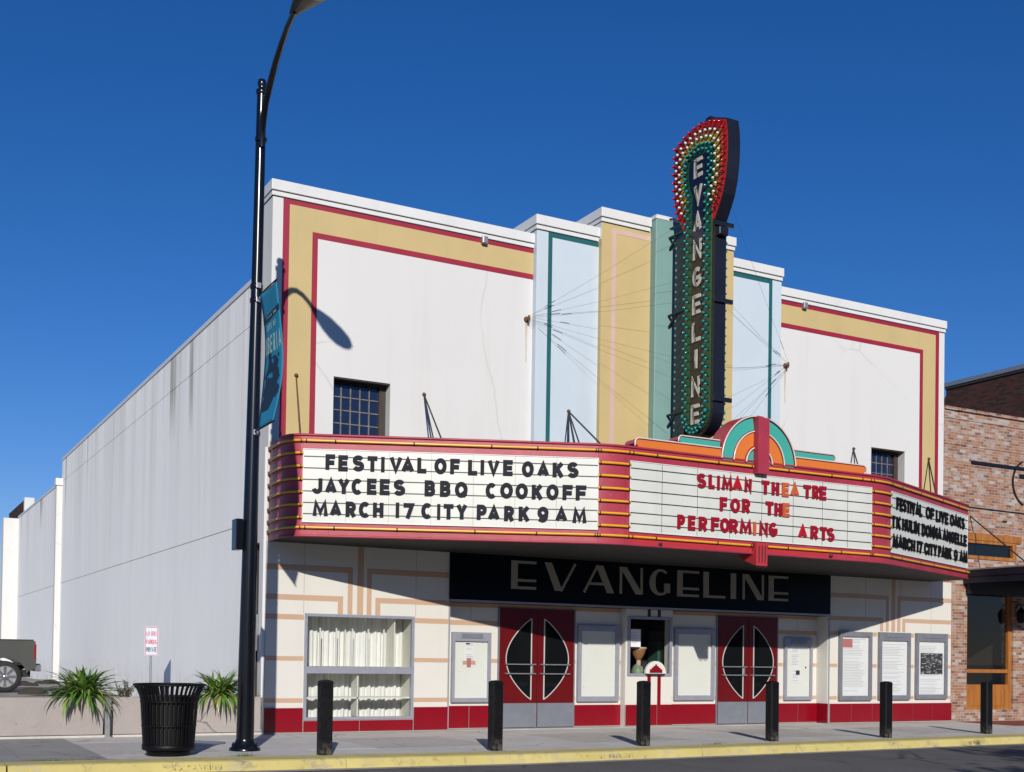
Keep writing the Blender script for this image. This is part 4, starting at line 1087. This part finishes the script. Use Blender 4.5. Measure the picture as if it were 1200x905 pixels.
# wall brackets, collars and cables
for z in (9.82, 8.25, 6.25):
    b = MB(); b.box(8.0, 8.05, -.98, -.42, z-.018, z+.018); b.prism([(8.01, -.43, z-.24), (8.01, -.455, z-.24), (8.01, -.70, z-.018), (8.01, -.665, z-.018), (8.01, -.43, z-.20)], (.03, 0, 0)); b.build('wall_bracket', M['sgn_body'], BS)
for z in (9.66, 8.20, 6.32):
    hy = .50
    b = MB(); b.box(X0-.02, X1+.14, YC-hy-.03, YC-hy+.02, z-.04, z+.04); b.build('collar', M['sgn_body'], BS)
quick('neck_moulding', M['sgn_body'], BS, (X0+.02, X1-.02, YC-.58, YC-.47, 9.42, 9.60), bevel=.03)
quick('head_finial', M['sgn_body'], BS, (8.08, 8.2, -1.62, -1.48, 11.74, 11.84))
for z0_, a_, s_, pts_ in ((7.83, 5.0, 1, [(-.91, 9.99), (-.66, 8.88), (-1.13, 8.38), (-.58, 7.40), (-1.03, 6.80), (-.45, 5.90)]), (7.79, 11.45, -1, [(-2.05, 10.0), (-1.95, 8.22), (-1.88, 8.13), (-1.95, 6.94), (-1.95, 6.34), (-1.80, 5.75)])):
    for i, (y, z) in enumerate(pts_):
        A_ = Vector((a_, -.11, z0_+.04-.018*i)); B_ = Vector((X0 if s_ > 0 else X1, y, z)); mid = (A_+B_)/2+Vector((0, 0, -.03))
        g_ = MB().tube([A_, mid, B_], .0021, 5).build('guy_wire', M['guy'], BS)
        t_ = .10+.05*(i % 3); MB().tube([A_.lerp(B_, t_), A_.lerp(B_, t_+.06)], .0055, 6).build('turnbuckle', M['guy'], g_)

# ================================================================== NEIGHBOUR BUILDINGS
NB = thing('brick_shop_building', 'reclaimed orange brick shopfront with timber windows and flat black canopy right of the theatre', 'shop building', (20, 0, 0))
DRW = (17.22, 18.88, .27, 3.15); TRW = (17.0, 19.08, 3.90, 4.52)
pierced(16.69, 30, -.05, 3.3, .0, .35, [DRW]).build('brick_wall', M['brick'], NB)
pierced(16.375, 30, 3.3, 7.42, .0, .35, [(17.05, 18.88, 3.98, 4.32)]).build('brick_wall', M['brick'], NB)
quick('brick_coping', M['brick'], NB, (16.375, 30, -.05, .38, 7.42, 7.49)); quick('brick_course', M['brick'], NB, (16.375, 30, -.018, -.001, 7.22, 7.28), (16.375, 30, -.015, -.001, 6.60, 6.66))
quick('shop_side', M['brick_dark'], NB, (29.7, 30, .35, 20, 0, 7.3)); quick('shop_roof', M['roofing'], NB, (16.4, 29.9, .36, 20, 6.9, 7.1))
sh = pierced(DRW[0], DRW[1], DRW[2], DRW[3], .06, .14, [(17.30, 18.76, .88, 1.165), (17.30, 18.76, 1.25, 3.08)]).build('shop_window', M['wood'], NB)
quick('wood_panel', M['wood'], sh, (17.40, 18.66, .045, .065, .36, .74), bevel=.008)
quick('pane', M['glass'], sh, (17.30, 18.76, .11, .115, .88, 1.165)); quick('pane', M['glass'], sh, (17.30, 18.76, .11, .115, 1.25, 3.08))
quick('interior', M['interior_tan'], sh, (17.1, 19.0, 1.6, 1.65, 0, 3.2)); quick('interior_floor', M['interior'], sh, (17.1, 19.0, .36, 1.6, .2, .24)); quick('interior_side', M['interior'], sh, (19.0, 19.05, .36, 1.6, .2, 3.2), (17.05, 17.1, .36, 1.6, .2, 3.2), (17.05, 19.05, .36, 1.6, 3.2, 3.25))
tr = pierced(16.98, 18.93, 3.91, 4.36, -.03, .1, [(17.05, 18.80, 3.99, 4.29)]).build('transom_window', M['wood'], NB)
quick('wood_lintel', M['wood'], tr, (16.9, 19.09, -.05, 0, 4.362, 4.53)); quick('pane', M['glass_dark'], tr, (17.05, 18.80, .05, .06, 3.99, 4.29))
cn = quick('canopy', M['sgn_body'], NB, (17.02, 30, -2.6, -.002, 3.45, 3.60)); quick('canopy_sheet', M['galv'], cn, (17.0, 30, -2.62, -.002, 3.602, 3.635))
quick('canopy_beam', M['sgn_body'], cn, (17.05, 17.15, -2.5, -.06, 3.30, 3.445), (20.5, 20.6, -2.5, -.06, 3.30, 3.445), (17.15, 20.5, -.12, -.05, 3.05, 3.445))
for x in (17.3, 22.0): MB().tube([(x, 0, 4.93), (x-.1, -1.75, 3.63)], .016, 6).build('canopy_stay', M['wire'], NB)
MB().tube([(16.9, -.02, 5.15), (19.4, -.03, 5.12), (22, -.02, 5.1)], .012, 5).build('wall_cable', M['wire'], NB)
quick('black_sign_bar', M['sgn_body'], NB, (17.31, 22, -.05, -.002, 6.20, 6.265))
m = MB(); ribbon(m, [(x, z) for x, z in arc(19.35, 5.88, .57, .57, 112, 250, 22)], .028, XZ(-.005), .04); m.build('sign_ring', M['sgn_body'], NB)
quick('sign_stroke', M['sgn_body'], NB, (19.04, 19.3, -.045, -.002, 6.0, 6.09)); quick('wall_vent', M['sgn_body'], NB, (18.45, 18.6, -.012, -.001, 4.86, 4.90))
lan = MB(); c_ = (18.95, -.16, 0)
lan.lathe([(0, 2.38), (.05, 2.40), (.09, 2.44), (.11, 2.62), (.115, 2.64), (.07, 2.72), (.02, 2.77), (0, 2.82)], c_, 6, 0, False)
lan.tube([(18.95, -.16, 2.8), (18.95, -.14, 2.87), (18.95, -.07, 2.86), (18.95, 0.02, 2.75)], .016, 6); lo = lan.build('wall_lantern', M['black'], NB)
DB = thing('dark_brick_building', 'tall dark brown brick building rising behind the orange brick shop', 'building', (30, 4, 0))
quick('brick_wall', M['brick_dark'], DB, (26, 40, -6+8, 8.40, 0, 10.72), (25.98, 40, 8.40, 9.2, 0, 10.35)); quick('metal_coping', M['galv'], DB, (25.93, 40.1, 1.9, 8.46, 10.72, 10.86), (25.95, 40.1, 8.46, 9.25, 10.35, 10.42))
quick('dark_gutter', M['gap'], DB, (25.955, 26, 1.95, 8.42, 10.64, 10.715)); quick('moss_ledge', M['soil'], DB, (25.2, 26, .9, 4.6, 8.2, 8.7))

# ================================================================== STREET FURNITURE
SL = thing('street_lamp', 'tall navy black lamp post with curved arm reaching over the street', 'street lamp', (-1.2, -3.1, 0))
MB().lathe([(.22, 0), (.22, .035), (.20, .05), (.17, .06), (.16, .10), (.135, .13), (.13, .16)], (-1.2, -3.1, 0), 24).build('base_flange', M['pole'], SL)
m = MB()
for i in range(6):
    a = R(60*i+15); m.lathe([(.022, .04), (.022, .085), (.012, .09), (.012, .11), (0, .112)], (-1.2+.185*math.cos(a), -3.1+.185*math.sin(a), 0), 6, 0, False)
m.build('anchor_bolt', M['pole'], SL)
m = MB(); m.tube([(-1.2, -3.1, .12), (-1.195, -3.1, 1), (-1.175, -3.1, 4), (-1.15, -3.1, 7), (-1.135, -3.1, 9.42)], [.125, .120, .098, .078, .066], 20); m.build('pole', M['pole'], SL)
MB().lathe([(.075, 9.40), (.082, 9.42), (.082, 9.46), (.055, 9.48), (.045, 9.50), (.06, 9.53), (.064, 9.57), (.05, 9.615), (0, 9.635)], (-1.134, -3.1, 0), 16).build('finial', M['pole'], SL)
arm = [(-1.14, -3.165, 8.62), (-1.142, -3.18, 8.82), (-1.15, -3.255, 8.99), (-1.165, -3.40, 9.16), (-1.17, -3.67, 9.38), (-1.185, -3.92, 9.51), (-1.21, -4.25, 9.61), (-1.24, -4.6, 9.67), (-1.27, -4.98, 9.685)]
MB().tube(arm, [.042, .046, .048, .048, .046, .044, .041, .038, .036], 12).build('arm', M['pole'], SL)
for z in (8.74,): MB().lathe([(.08, -.03), (.086, -.02), (.086, .02), (.08, .03)], (-1.14, -3.12, z), 16).build('arm_clamp', M['pole'], SL)
m = MB(); secs = [(-4.90, .055, .055, 9.86), (-5.05, .10, .075, 9.875), (-5.25, .16, .095, 9.875), (-5.5, .20, .105, 9.86), (-5.75, .205, .095, 9.84), (-5.92, .16, .07, 9.815), (-6.0, .08, .04, 9.80)]
vs = []
for y, hw, hh, zc in secs:
    for k in range(16):
        a = 2*math.pi*k/16; vs.append((-1.265-(y+4.9)*.14+hw*math.cos(a), y, zc-.17+(hh if math.sin(a) > 0 else hh*.55)*math.sin(a)))
m.add(vs, [(i*16+k, i*16+(k+1) % 16, (i+1)*16+(k+1) % 16, (i+1)*16+k) for i in range(len(secs)-1) for k in range(16)], 0, True)
m.add(vs[:16], [list(range(16))[::-1]]); m.add(vs[-16:], [list(range(16))])
lh = m.build('lamp_head', M['lamp_shell'], SL)
m = MB(); m.lathe([(.0, -.035), (.10, -.03), (.15, 0), (.14, .02)], (-1.167, -5.6, 9.63), 16); m.build('lens', M['lens'], lh)
jb = quick('junction_box', M['pole'], SL, (-1.415, -1.31, -3.2, -2.98, 2.84, 3.28), bevel=.012)
quick('box_bracket', M['pole'], jb, (-1.31, -1.2, -3.13, -3.07, 3.16, 3.24))
for z, nm in ((6.62, 'banner_clamp'), (6.42, 'banner_clamp'), (4.52, 'banner_clamp')):
    bc = MB().lathe([(.082, -.035), (.092, -.03), (.092, .03), (.082, .035)], (-1.156, -3.1, z), 16).build(nm, M['pole'], SL); quick('buckle', M['galv'], bc, (-1.19, -1.12, -3.215, -3.185, z-.04, z+.04), bevel=.006)
for z in (6.45, 4.53): MB().tube([(-1.17, -3.18, z), (-1.19, -4.16, z-.01)], .012, 6).build('banner_rod', M['black'], SL)
# the banner, bellied by the wind
def bn(u, v):     # u 0..1 away from the pole, v 0..1 downwards
    y = -3.37-.76*u; z = 6.43-1.90*v
    return (-1.185+.10*math.sin(math.pi*v)+.012*math.sin(7*v+3*u), y+.05*math.sin(math.pi*v)*(u-.5)*2*-1*.6, z)
m = MB(); NU, NV = 8, 30; vs = [bn(i/NU, j/NV) for j in range(NV+1) for i in range(NU+1)]
fs = [(j*(NU+1)+i, j*(NU+1)+i+1, (j+1)*(NU+1)+i+1, (j+1)*(NU+1)+i) for j in range(NV) for i in range(NU)]
m.add(vs, fs, 0, True)
BN = m.build('banner', M['banner'], None); setp(BN, 'teal cloth banner with navy tree print hung from the black lamp post', 'banner')
so_ = BN.modifiers.new('thick', 'SOLIDIFY'); so_.thickness = .003; so_.offset = 0
def bnF(d0): return lambda a, b, d: tuple(Vector(bn(a, b))+Vector((-d0-d, 0, 0)))
m = MB(); Fb = bnF(.004)
m.add([Fb(u, v, 0) for u, v in ((0, .175), (.5, .165), (1, .155), (1, .20), (.5, .21), (0, .22))], [(0,1,2,3,4,5)], 0)
m.build('dark_title_strip', M['banner2'], BN)
m = MB(); random.seed(3)
prof_ = [(.50,.50),(.62,.60),(.56,.66),(.60,.70),(.50,.72),(.60,.76),(.46,.80),(.36,.86)]
L_ = [(.30,.50),(.26,.56),(.10,.62),(.20,.66),(.12,.71),(.16,.76),(.06,.82),(.10,.88)]
Rr_ = [(.62,.49),(.80,.54),(.72,.60),(.88,.66),(.74,.70),(.95,.75),(.70,.80),(.45,.88)]
for (a, b), (c, d) in zip(list(zip(L_, Rr_)), list(zip(L_, Rr_))[1:]):
    m.add([Fb(*a, 0), Fb(*b, 0), Fb(*d, 0), Fb(*c, 0)], [(0,1,2,3)], 0)
for i in range(24):
    u, v = random.uniform(.12, .88), random.uniform(.47, .80); r_ = random.uniform(.03, .08)
    m.add([Fb(min(1,max(0,u+r_*1.2*math.cos(k))), v+r_*.45*math.sin(k), .0005*i/10) for k in [2*math.pi*j/7 for j in range(7)]], [tuple(range(7))], 0)
m.build('tree_print', M['banner2'], BN)
m = MB(); Ft = lambda a, b, d: bnF(.006)(a, -b, d)
text_mesh(m, 'CITY OF', .18, .72, -.285, .045, .012, Ft, .001)
text_mesh(m, 'IBERIA', .10, .95, -.46, .13, .022, Ft, .001)
text_mesh(m, 'VISIT THE', .2, .8, -.20, .022, .008, Ft, .001)
m.build('script_lettering', M['banner3'], BN)

# bollards
BX = [(-.399, -4.175, 'matte black bollard standing before the draped display window'), (2.243, -4.19, 'matte black bollard standing before the left pair of red doors'),
      (4.965, -4.096, 'matte black bollard in front of the ticket window and its white fan'), (7.80, -3.90, 'matte black bollard overlapping the right pair of red doors'),
      (10.59, -3.818, 'matte black bollard in front of the dark framed poster cases'), (13.62, -3.55, 'matte black bollard before the orange timber shop window, rightmost bollard')]
random.seed(11)
BO = thing('bollard', BX[0][2], 'bollard', (BX[0][0], BX[0][1], 0), 'black bollards along the kerb')
hx = .088
sq = [(-hx+.018, -hx), (hx-.018, -hx), (hx, -hx+.018), (hx, hx-.018), (hx-.018, hx), (-hx+.018, hx), (-hx, hx-.018), (-hx, -hx+.018)]
MB().prism([(BX[0][0]+x, BX[0][1]+y, -.01) for x, y in sq], (0, 0, .985)).build('post', M['bollard'], BO)
m = MB(); zs = [(1.0, .975), (1.02, .985), (1.02, 1.0), (.96, 1.016), (.6, 1.032), (.0, 1.038)]
vs = []
for k_, z in zs: vs += [(BX[0][0]+x*k_, BX[0][1]+y*k_, z) for x, y in sq]
m.add(vs, [(i*8+k, i*8+(k+1) % 8, (i+1)*8+(k+1) % 8, (i+1)*8+k) for i in range(len(zs)-1) for k in range(8)], 0)
m.build('cap', M['bollard'], BO)
for x, y, lb in BX[1:]:
    b = clone(BO, (x, y, 0), lb); b.rotation_euler = (R(random.uniform(-.4, .4)), R(random.uniform(-.4, .4)), R(random.uniform(-3, 3)))
# litter bin
TC = thing('litter_bin', 'flared black slatted steel litter bin beside the lamp post', 'litter bin', (-2.36, -3.52, 0))
c_ = (-2.36, -3.52, 0)
MB().lathe([(.285, 0), (.285, .05), (.30, .06), (.24, .075)], c_, 32).build('foot', M['black'], TC)
MB().lathe([(.335, .075), (.345, .08), (.345, .15), (.335, .155), (.32, .15)], c_, 40).build('bottom_band', M['black'], TC)
bp = lambda t: .335+.055*t+.075*max(0, (t-.72)/.28)**2
ns = 40
for i in range(ns):
    a = 2*math.pi*i/ns; mb = MB(); ca, sa = math.cos(a), math.sin(a); vs = []
    for t in [j/12 for j in range(13)]:
        r_ = bp(t); z = .14+.80*t
        for dr, dw in ((0, -.017), (0, .017), (-.008, .017), (-.008, -.017)):
            vs.append((c_[0]+(r_+dr)*ca-dw*sa, c_[1]+(r_+dr)*sa+dw*ca, z))
    mb.add(vs, [(j*4+k, j*4+(k+1) % 4, (j+1)*4+(k+1) % 4, (j+1)*4+k) for j in range(12) for k in range(4)]); mb.build('slat', M['black'], TC)
MB().tube([(c_[0]+.463*math.cos(2*math.pi*i/48), c_[1]+.463*math.sin(2*math.pi*i/48), .945) for i in range(49)], .014, 8, caps=False).build('rim', M['black'], TC)
for z, r_ in ((.72, .372), (.40, .348)): MB().tube([(c_[0]+r_*math.cos(2*math.pi*i/40), c_[1]+r_*math.sin(2*math.pi*i/40), z) for i in range(41)], .012, 6, caps=False).build('hoop', M['black'], TC)
MB().lathe([(.29, .12), (.30, .2), (.325, .80), (.315, .80), (.285, .2)], c_, 28).build('liner', M['interior'], TC)
# low wall with metal post, car park sign
WL = thing('low_wall', 'low pinkish concrete wall edging the raised car park', 'wall', (-2, .1, 0))
quick('wall_panel', M['pinkconc'], WL, (-40, -2.60, 0.02, .22, .045, .64), bevel=.01); quick('wall_panel', M['pinkconc'], WL, (-2.45, -.002, .02, .22, .045, .64), bevel=.01)
quick('footing', M['walk'], WL, (-40, -.002, .05, .24, -.05, .038))
quick('steel_post', M['galv'], WL, (-2.575, -2.475, .0, .10, 0, .46), bevel=.005); quick('post_edge', M['gap'], WL, (-2.50, -2.473, -.012, .0, .02, .44))
SG = thing('car_park_sign', 'small white parking sign with red and black lettering on a steel post', 'sign', (-.72, 5.6, .2))
MB().tube([(-.72, 5.6, .2), (-.72, 5.6, 1.85)], .024, 8).build('post', M['galv'], SG)
def rrect(x0, x1, z0, z1, r_): return [(cx_+r_*math.cos(R(a)), cz_+r_*math.sin(R(a))) for cx_, cz_, s0 in ((x1-r_, z1-r_, 0), (x0+r_, z1-r_, 90), (x0+r_, z0+r_, 180), (x1-r_, z0+r_, 270)) for a in range(s0, s0+91, 30)]
sp = MB().prism([(x, 5.568, z) for x, z in rrect(-.86, -.585, 1.285, 1.895, .04)], (0, -.006, 0)).build('sign_plate', M['sign_w'], SG)
m = MB(); ribbon(m, rrect(-.845, -.60, 1.30, 1.88, .03)+[rrect(-.845, -.60, 1.30, 1.88, .03)[0]], .010, XZ(5.562), .002); m.build('red_border', M['sign_r'], sp)
for s_, z, mt in (('LAW OFFICE', 1.70, 'sign_r'), ('PARKING', 1.53, 'sign_r'), ('PRIVATE', 1.37, 'ink')):
    m = MB(); text_mesh(m, s_, -.83, -.615, z, .095, .019, XZ(5.562), .002); m.build('sign_lettering', M[mt], sp)

# plants
def strap_plant(name, label, x, y, z, n, size, seed, droop):
    random.seed(seed); mb = MB()
    for i in range(n):
        a = random.uniform(0, 2*math.pi); el = random.uniform(.15, 1.45); L = size*random.uniform(.65, 1.1)*(1.0 if el < 1.2 else .85)
        px, py, pz = x+random.uniform(-.14, .14), y+random.uniform(-.06, .06), z; wd = random.uniform(.016, .027)
        ns_ = 9; e = el; pts = []
        for k in range(ns_+1):
            pts.append((px, py, pz)); st = L/ns_
            px += math.cos(a)*math.cos(e)*st; py += math.sin(a)*math.cos(e)*st*.8; pz += math.sin(e)*st
            e -= droop*random.uniform(.7, 1.2)*(1.6-el*.75)/ns_*3
            if y+0 > .0 and py > .0 and pz < .66: pz = .66; e = max(e, 0)
        sx, sy = -math.sin(a), math.cos(a); vs = []
        for k, p in enumerate(pts):
            w_ = wd*(1-.15*abs(k/ns_-.4))*(1 if k < ns_-2 else (ns_-k)/3+.05)
            vs += [(p[0]-sx*w_, p[1]-sy*w_, p[2]+w_*.5), p, (p[0]+sx*w_, p[1]+sy*w_, p[2]+w_*.5)]
        mi = random.choices((0, 1, 2), (.66, .28, .06))[0]
        mb.add(vs, [q for k in range(ns_) for q in ((3*k, 3*k+1, 3*k+4, 3*k+3), (3*k+1, 3*k+2, 3*k+5, 3*k+4))], mi, True)
    o = mb.build(name, [M['leaf'], M['leaf2'], M['leafbrown']]); setp(o, label, 'plant', 'strap leaved plants on the low wall'); return o
strap_plant('strap_leaf_plant', 'larger arching strap leaved plant spilling over the low wall near the steel post', -2.93, .10, .62, 240, .74, 5, .50)
strap_plant('strap_leaf_plant', 'smaller strap leaved plant on the low wall between litter bin and lamp post', -.72, .10, .62, 185, .66, 8, .55)
random.seed(4); m = MB()
for i in range(26):
    a = random.uniform(0, 6.28); el = random.uniform(.5, 1.5); L = random.uniform(.15, .34); b = Vector((-2.25+random.uniform(-.08, .08), .2, .62)); d = Vector((math.cos(a)*math.cos(el), math.sin(a)*math.cos(el)*.6, math.sin(el)))
    m.tube([b, b+d*L*.5+Vector((random.uniform(-.02, .02), 0, 0)), b+d*L], .005, 5, 1)
    for k in range(9):
        p = b+d*L*random.uniform(.35, 1.02)+Vector((random.uniform(-.03, .03), random.uniform(-.03, .03), random.uniform(-.02, .03)))
        u_ = Vector((random.uniform(-1, 1), random.uniform(-1, 1), random.uniform(-.3, 1))).normalized(); v_ = u_.cross(Vector((random.random(), random.random(), 1))).normalized()
        m.add([p-u_*.022, p+v_*.012, p+u_*.022, p-v_*.012], [(0,1,2,3)], 0)
setp(m.build('low_shrub', [M['leafdry'], M['bark']]), 'small sparse grey green shrub on the low wall left of the bin', 'shrub')
random.seed(21); m = MB()
def tuft(x, y, n, h, sp=.06):
    for i in range(n):
        p = Vector((x+random.gauss(0, sp), y+random.gauss(0, .015), -.01)); a = random.uniform(0, 6.28); L = h*random.uniform(.5, 1.2); d = Vector((math.cos(a)*.6, math.sin(a)*.6, 1)).normalized()
        s_ = Vector((-math.sin(a), math.cos(a), 0))*.004
        m.add([p-s_, p+s_, p+d*L], [(0,1,2)])
for x, n, h in ((-4.1, 70, .05), (-3.9, 80, .06), (-3.7, 50, .05), (-1.48, 90, .075), (-1.62, 40, .05), (-3.0, 30, .03), (-2.6, 40, .03), (-2.1, 40, .03), (6.3, 60, .06), (6.25, 40, .06), (6.9, 20, .03), (2.0, 40, .035), (2.2, 50, .035), (2.45, 40, .03), (-.1, 30, .03), (11.1, 16, .04), (12.9, 14, .03)):
    tuft(x, kerb_y(x, 1)+.012, n, h, .07 if n > 45 else .15)
setp(m.build('kerb_grass', M['grass'], None, None, 0, 'stuff'), 'short green grass and moss growing in the joint behind the yellow kerb', 'grass')
# stencilled words on the kerb face
for x, wd in ((-2.55, .62), (3.62, .58), (12.0, .5)):
    ya, yb_ = kerb_y(x, 2), kerb_y(x+wd, 2); m = MB()
    Fk = lambda a, z, d: (x+a, ya+(yb_-ya)*a/wd-.0035+(.30*(-.04-z) if z < -.04 else .0)*-.19/.3*.99-d, z)
    text_mesh(m, 'NO PARKING', 0, wd, -.105, .062, .012, Fk, .0015)
    setp(m.build('stencil_lettering', M['stencil']), {-2.55: 'worn NO PARKING stencil on the yellow kerb by the litter bin', 3.62: 'worn NO PARKING stencil on the yellow kerb before the ticket window', 12.0: 'worn NO PARKING stencil on the yellow kerb by the rightmost bollard'}[x], 'lettering', 'kerb stencils')
# ornament in the ticket window
OR_ = thing('window_ornament', 'flared orange and pink ornament on a sage base behind the ticket window glass', 'ornament', (7.97, .42, 1.05))
MB().lathe([(.02, 1.32), (.06, 1.36), (.12, 1.46), (.15, 1.55), (.16, 1.60), (.14, 1.60), (.10, 1.52)], (7.97, .40, 0), 20).build('bowl', M['terracotta'], OR_)
MB().lathe([(.165, 1.585), (.175, 1.60), (.165, 1.62)], (7.97, .40, 0), 20).build('rim', M['terra_w'], OR_)
MB().lathe([(.055, 1.10), (.035, 1.2), (.05, 1.28), (.045, 1.36), (.06, 1.45), (.05, 1.56)], (7.97, .39, 0), 12).build('stem', M['terra_w'], OR_)
m = MB(); m.lathe([(.13, 1.05), (.14, 1.12), (.10, 1.22), (.05, 1.27), (0, 1.28)], (7.97, .42, 0), 14); m.lathe([(.08, 1.05), (.09, 1.1), (.05, 1.16), (0, 1.17)], (8.09, .40, 0), 10); m.build('sage_base', M['greenery'], OR_)

# ================================================================== PICKUP TRUCK (side on, rear towards the theatre)
TK = thing('pickup_truck', 'dark pewter pickup truck with alloy wheels parked beside the white wall', 'pickup truck', (-4.6, 15.8, .2))
YA, YB = 14.86, 16.72
def side(y, d):
    P = [(-1.86, .86), (-1.84, 1.10), (-1.87, 1.58), (-1.92, 1.62), (-3.78, 1.62), (-3.78, .80), (-3.24, .76)]
    P += [(-2.62+.55*math.cos(R(a)), .64+.50*math.sin(R(a))) for a in range(165, 5, -12)]+[(-2.05, .78)]
    return MB().prism([(x, y, z) for x, z in P], (0, d, 0))
side(YA, .07).build('bed_side', M['truck'], TK, bevel=.012); side(YB, -.07).build('bed_side', M['truck'], TK, bevel=.012)
quick('bed_rail_cap', M['tyre'], TK, (-3.78, -1.92, YA-.012, YA+.09, 1.621, 1.645), (-3.78, -1.92, YB-.09, YB+.012, 1.621, 1.645))
quick('tailgate', M['truck'], TK, (-1.93, -1.86, YA+.07, YB-.07, .86, 1.60)); quick('bed_floor', M['tyre'], TK, (-3.78, -1.93, YA+.07, YB-.07, .95, 1.0)); quick('chassis', M['tyre'], TK, (-7.3, -1.95, 15.2, 16.4, .62, .80))
quick('rear_bumper', M['chrome'], TK, (-1.88, -1.70, YA+.02, YB-.02, .78, .96), bevel=.03); quick('bumper_step', M['tyre'], TK, (-1.87, -1.72, YA+.1, YB-.1, .965, .985))
for y in (YA-.006, YB-.06): quick('tail_light', M['taillight'], TK, (-1.905, -1.843, y, y+.066, 1.12, 1.52), bevel=.012)
quick('exhaust_box', M['tyre'], TK, (-2.2, -2.0, 15.0, 15.3, .62, .74))
P = [(-3.82, .72), (-3.82, 1.62), (-3.95, 2.05), (-5.5, 2.08), (-6.3, 1.62), (-7.65, 1.50), (-7.80, 1.3), (-7.80, .72)]
MB().prism([(x, YA+.01, z) for x, z in P], (0, YB-YA-.02, 0)).build('cab', M['truck'], TK, bevel=.05)
quick('side_glass', M['pane'], TK, (-5.0, -4.1, YA-.002, YA+.02, 1.62, 1.98)); quick('side_glass', M['pane'], TK, (-5.9, -5.05, YA-.002, YA+.02, 1.62, 1.93))
for x in (-2.62, -6.55):
    for y, s in ((YA+.02, -1), (YB-.02, 1)):
        wh = MB().lathe([(.30, 0), (.40, -s*-.0), (.425, -s*.03), (.43, -s*.12), (.425, -s*.22), (.38, -s*.25), (.26, -s*.25)], (x, y, .63), 32, axis='y').build('wheel', M['tyre'], TK)
        rm = MB(); rm.lathe([(.285, s*.005), (.30, s*-.01), (.27, -s*.05), (.24, -s*.10), (.0, -s*.11)], (x, y, .63), 32, axis='y'); rm.build('rim', M['galv'], wh)
        sk = MB()
        for k in range(8):
            a = 2*math.pi*k/8; c1, s1 = math.cos(a), math.sin(a)
            sk.prism([(x+r_*c1-t*s1, y-s*.012, .63+r_*s1+t*c1) for r_, t in ((.05, -.03), (.275, -.042), (.275, .042), (.05, .03))], (0, s*.02, 0))
        sk.lathe([(.09, 0), (.085, s*.03), (0, s*.035)], (x, y, .63), 16, axis='y'); sk.build('spokes', M['chrome'], wh)
# a tree across the street, behind the viewer, whose shade falls on the road
TR = thing('street_tree', 'broad leafed street tree on the far pavement whose shade falls across the road', 'tree', (4.6, -21.9, 0))
MB().tube([(4.6, -21.9, -.05), (4.65, -21.9, 1.5), (4.5, -21.8, 3.2), (4.7, -21.8, 5.0), (4.6, -21.9, 6.2)], [.22, .17, .14, .09, .04], 10).build('trunk', M['bark'], TR)
random.seed(9); m = MB(); cl = []
for i in range(60):
    a = random.uniform(0, 6.28); r_ = 2.4*math.sqrt(random.random()); cl.append((4.7+r_*math.cos(a), -21.9+r_*.8*math.sin(a), random.uniform(3.8, 7.4)-.28*r_))
for c in cl:
    for k in range(80):
        p = Vector(c)+Vector((random.gauss(0, .36), random.gauss(0, .36), random.gauss(0, .20)))
        u_ = Vector((random.gauss(0, 1), random.gauss(0, 1), random.gauss(0, .5))).normalized(); v_ = u_.cross(Vector((random.random()-.5, random.random()-.5, 1))).normalized()
        s_ = random.uniform(.10, .20); m.add([p-u_*s_, p+v_*s_*.5, p+u_*s_, p-v_*s_*.5], [(0,1,2,3)])
m.build('crown', M['treeleaf'], TR)
OPP = thing('sky_block_shop_row', 'unseen brown brick shop row across the street, added to block low sky light', 'shop row', (5, -36, 0))  # out of view, added to cut low sky light and darken glass reflections
pierced(-30, 45, 0, 7.6, -34.0, -33.7, [(x, x+2.2, .6, 2.9) for x in range(-28, 44, 4)]+[(x+.4, x+1.6, 4.3, 6.2) for x in range(-28, 44, 4)]).build('brick_wall', M['brick_dark'], OPP)
quick('dark_glazing', M['glass_dark'], OPP, (-29.9, 44.9, -34.2, -34.05, .1, 7.3)); quick('roof', M['roofing'], OPP, (-30, 45, -46, -34.2, 7.0, 7.2)); quick('cornice', M['walk'], OPP, (-30.1, 45.1, -34.1, -33.55, 7.6, 7.8))
quick('end_wall', M['brick_dark'], OPP, (-30, -29.7, -46, -34.0, 0, 7.0)); quick('end_wall', M['brick_dark'], OPP, (44.7, 45, -46, -34.0, 0, 7.0))
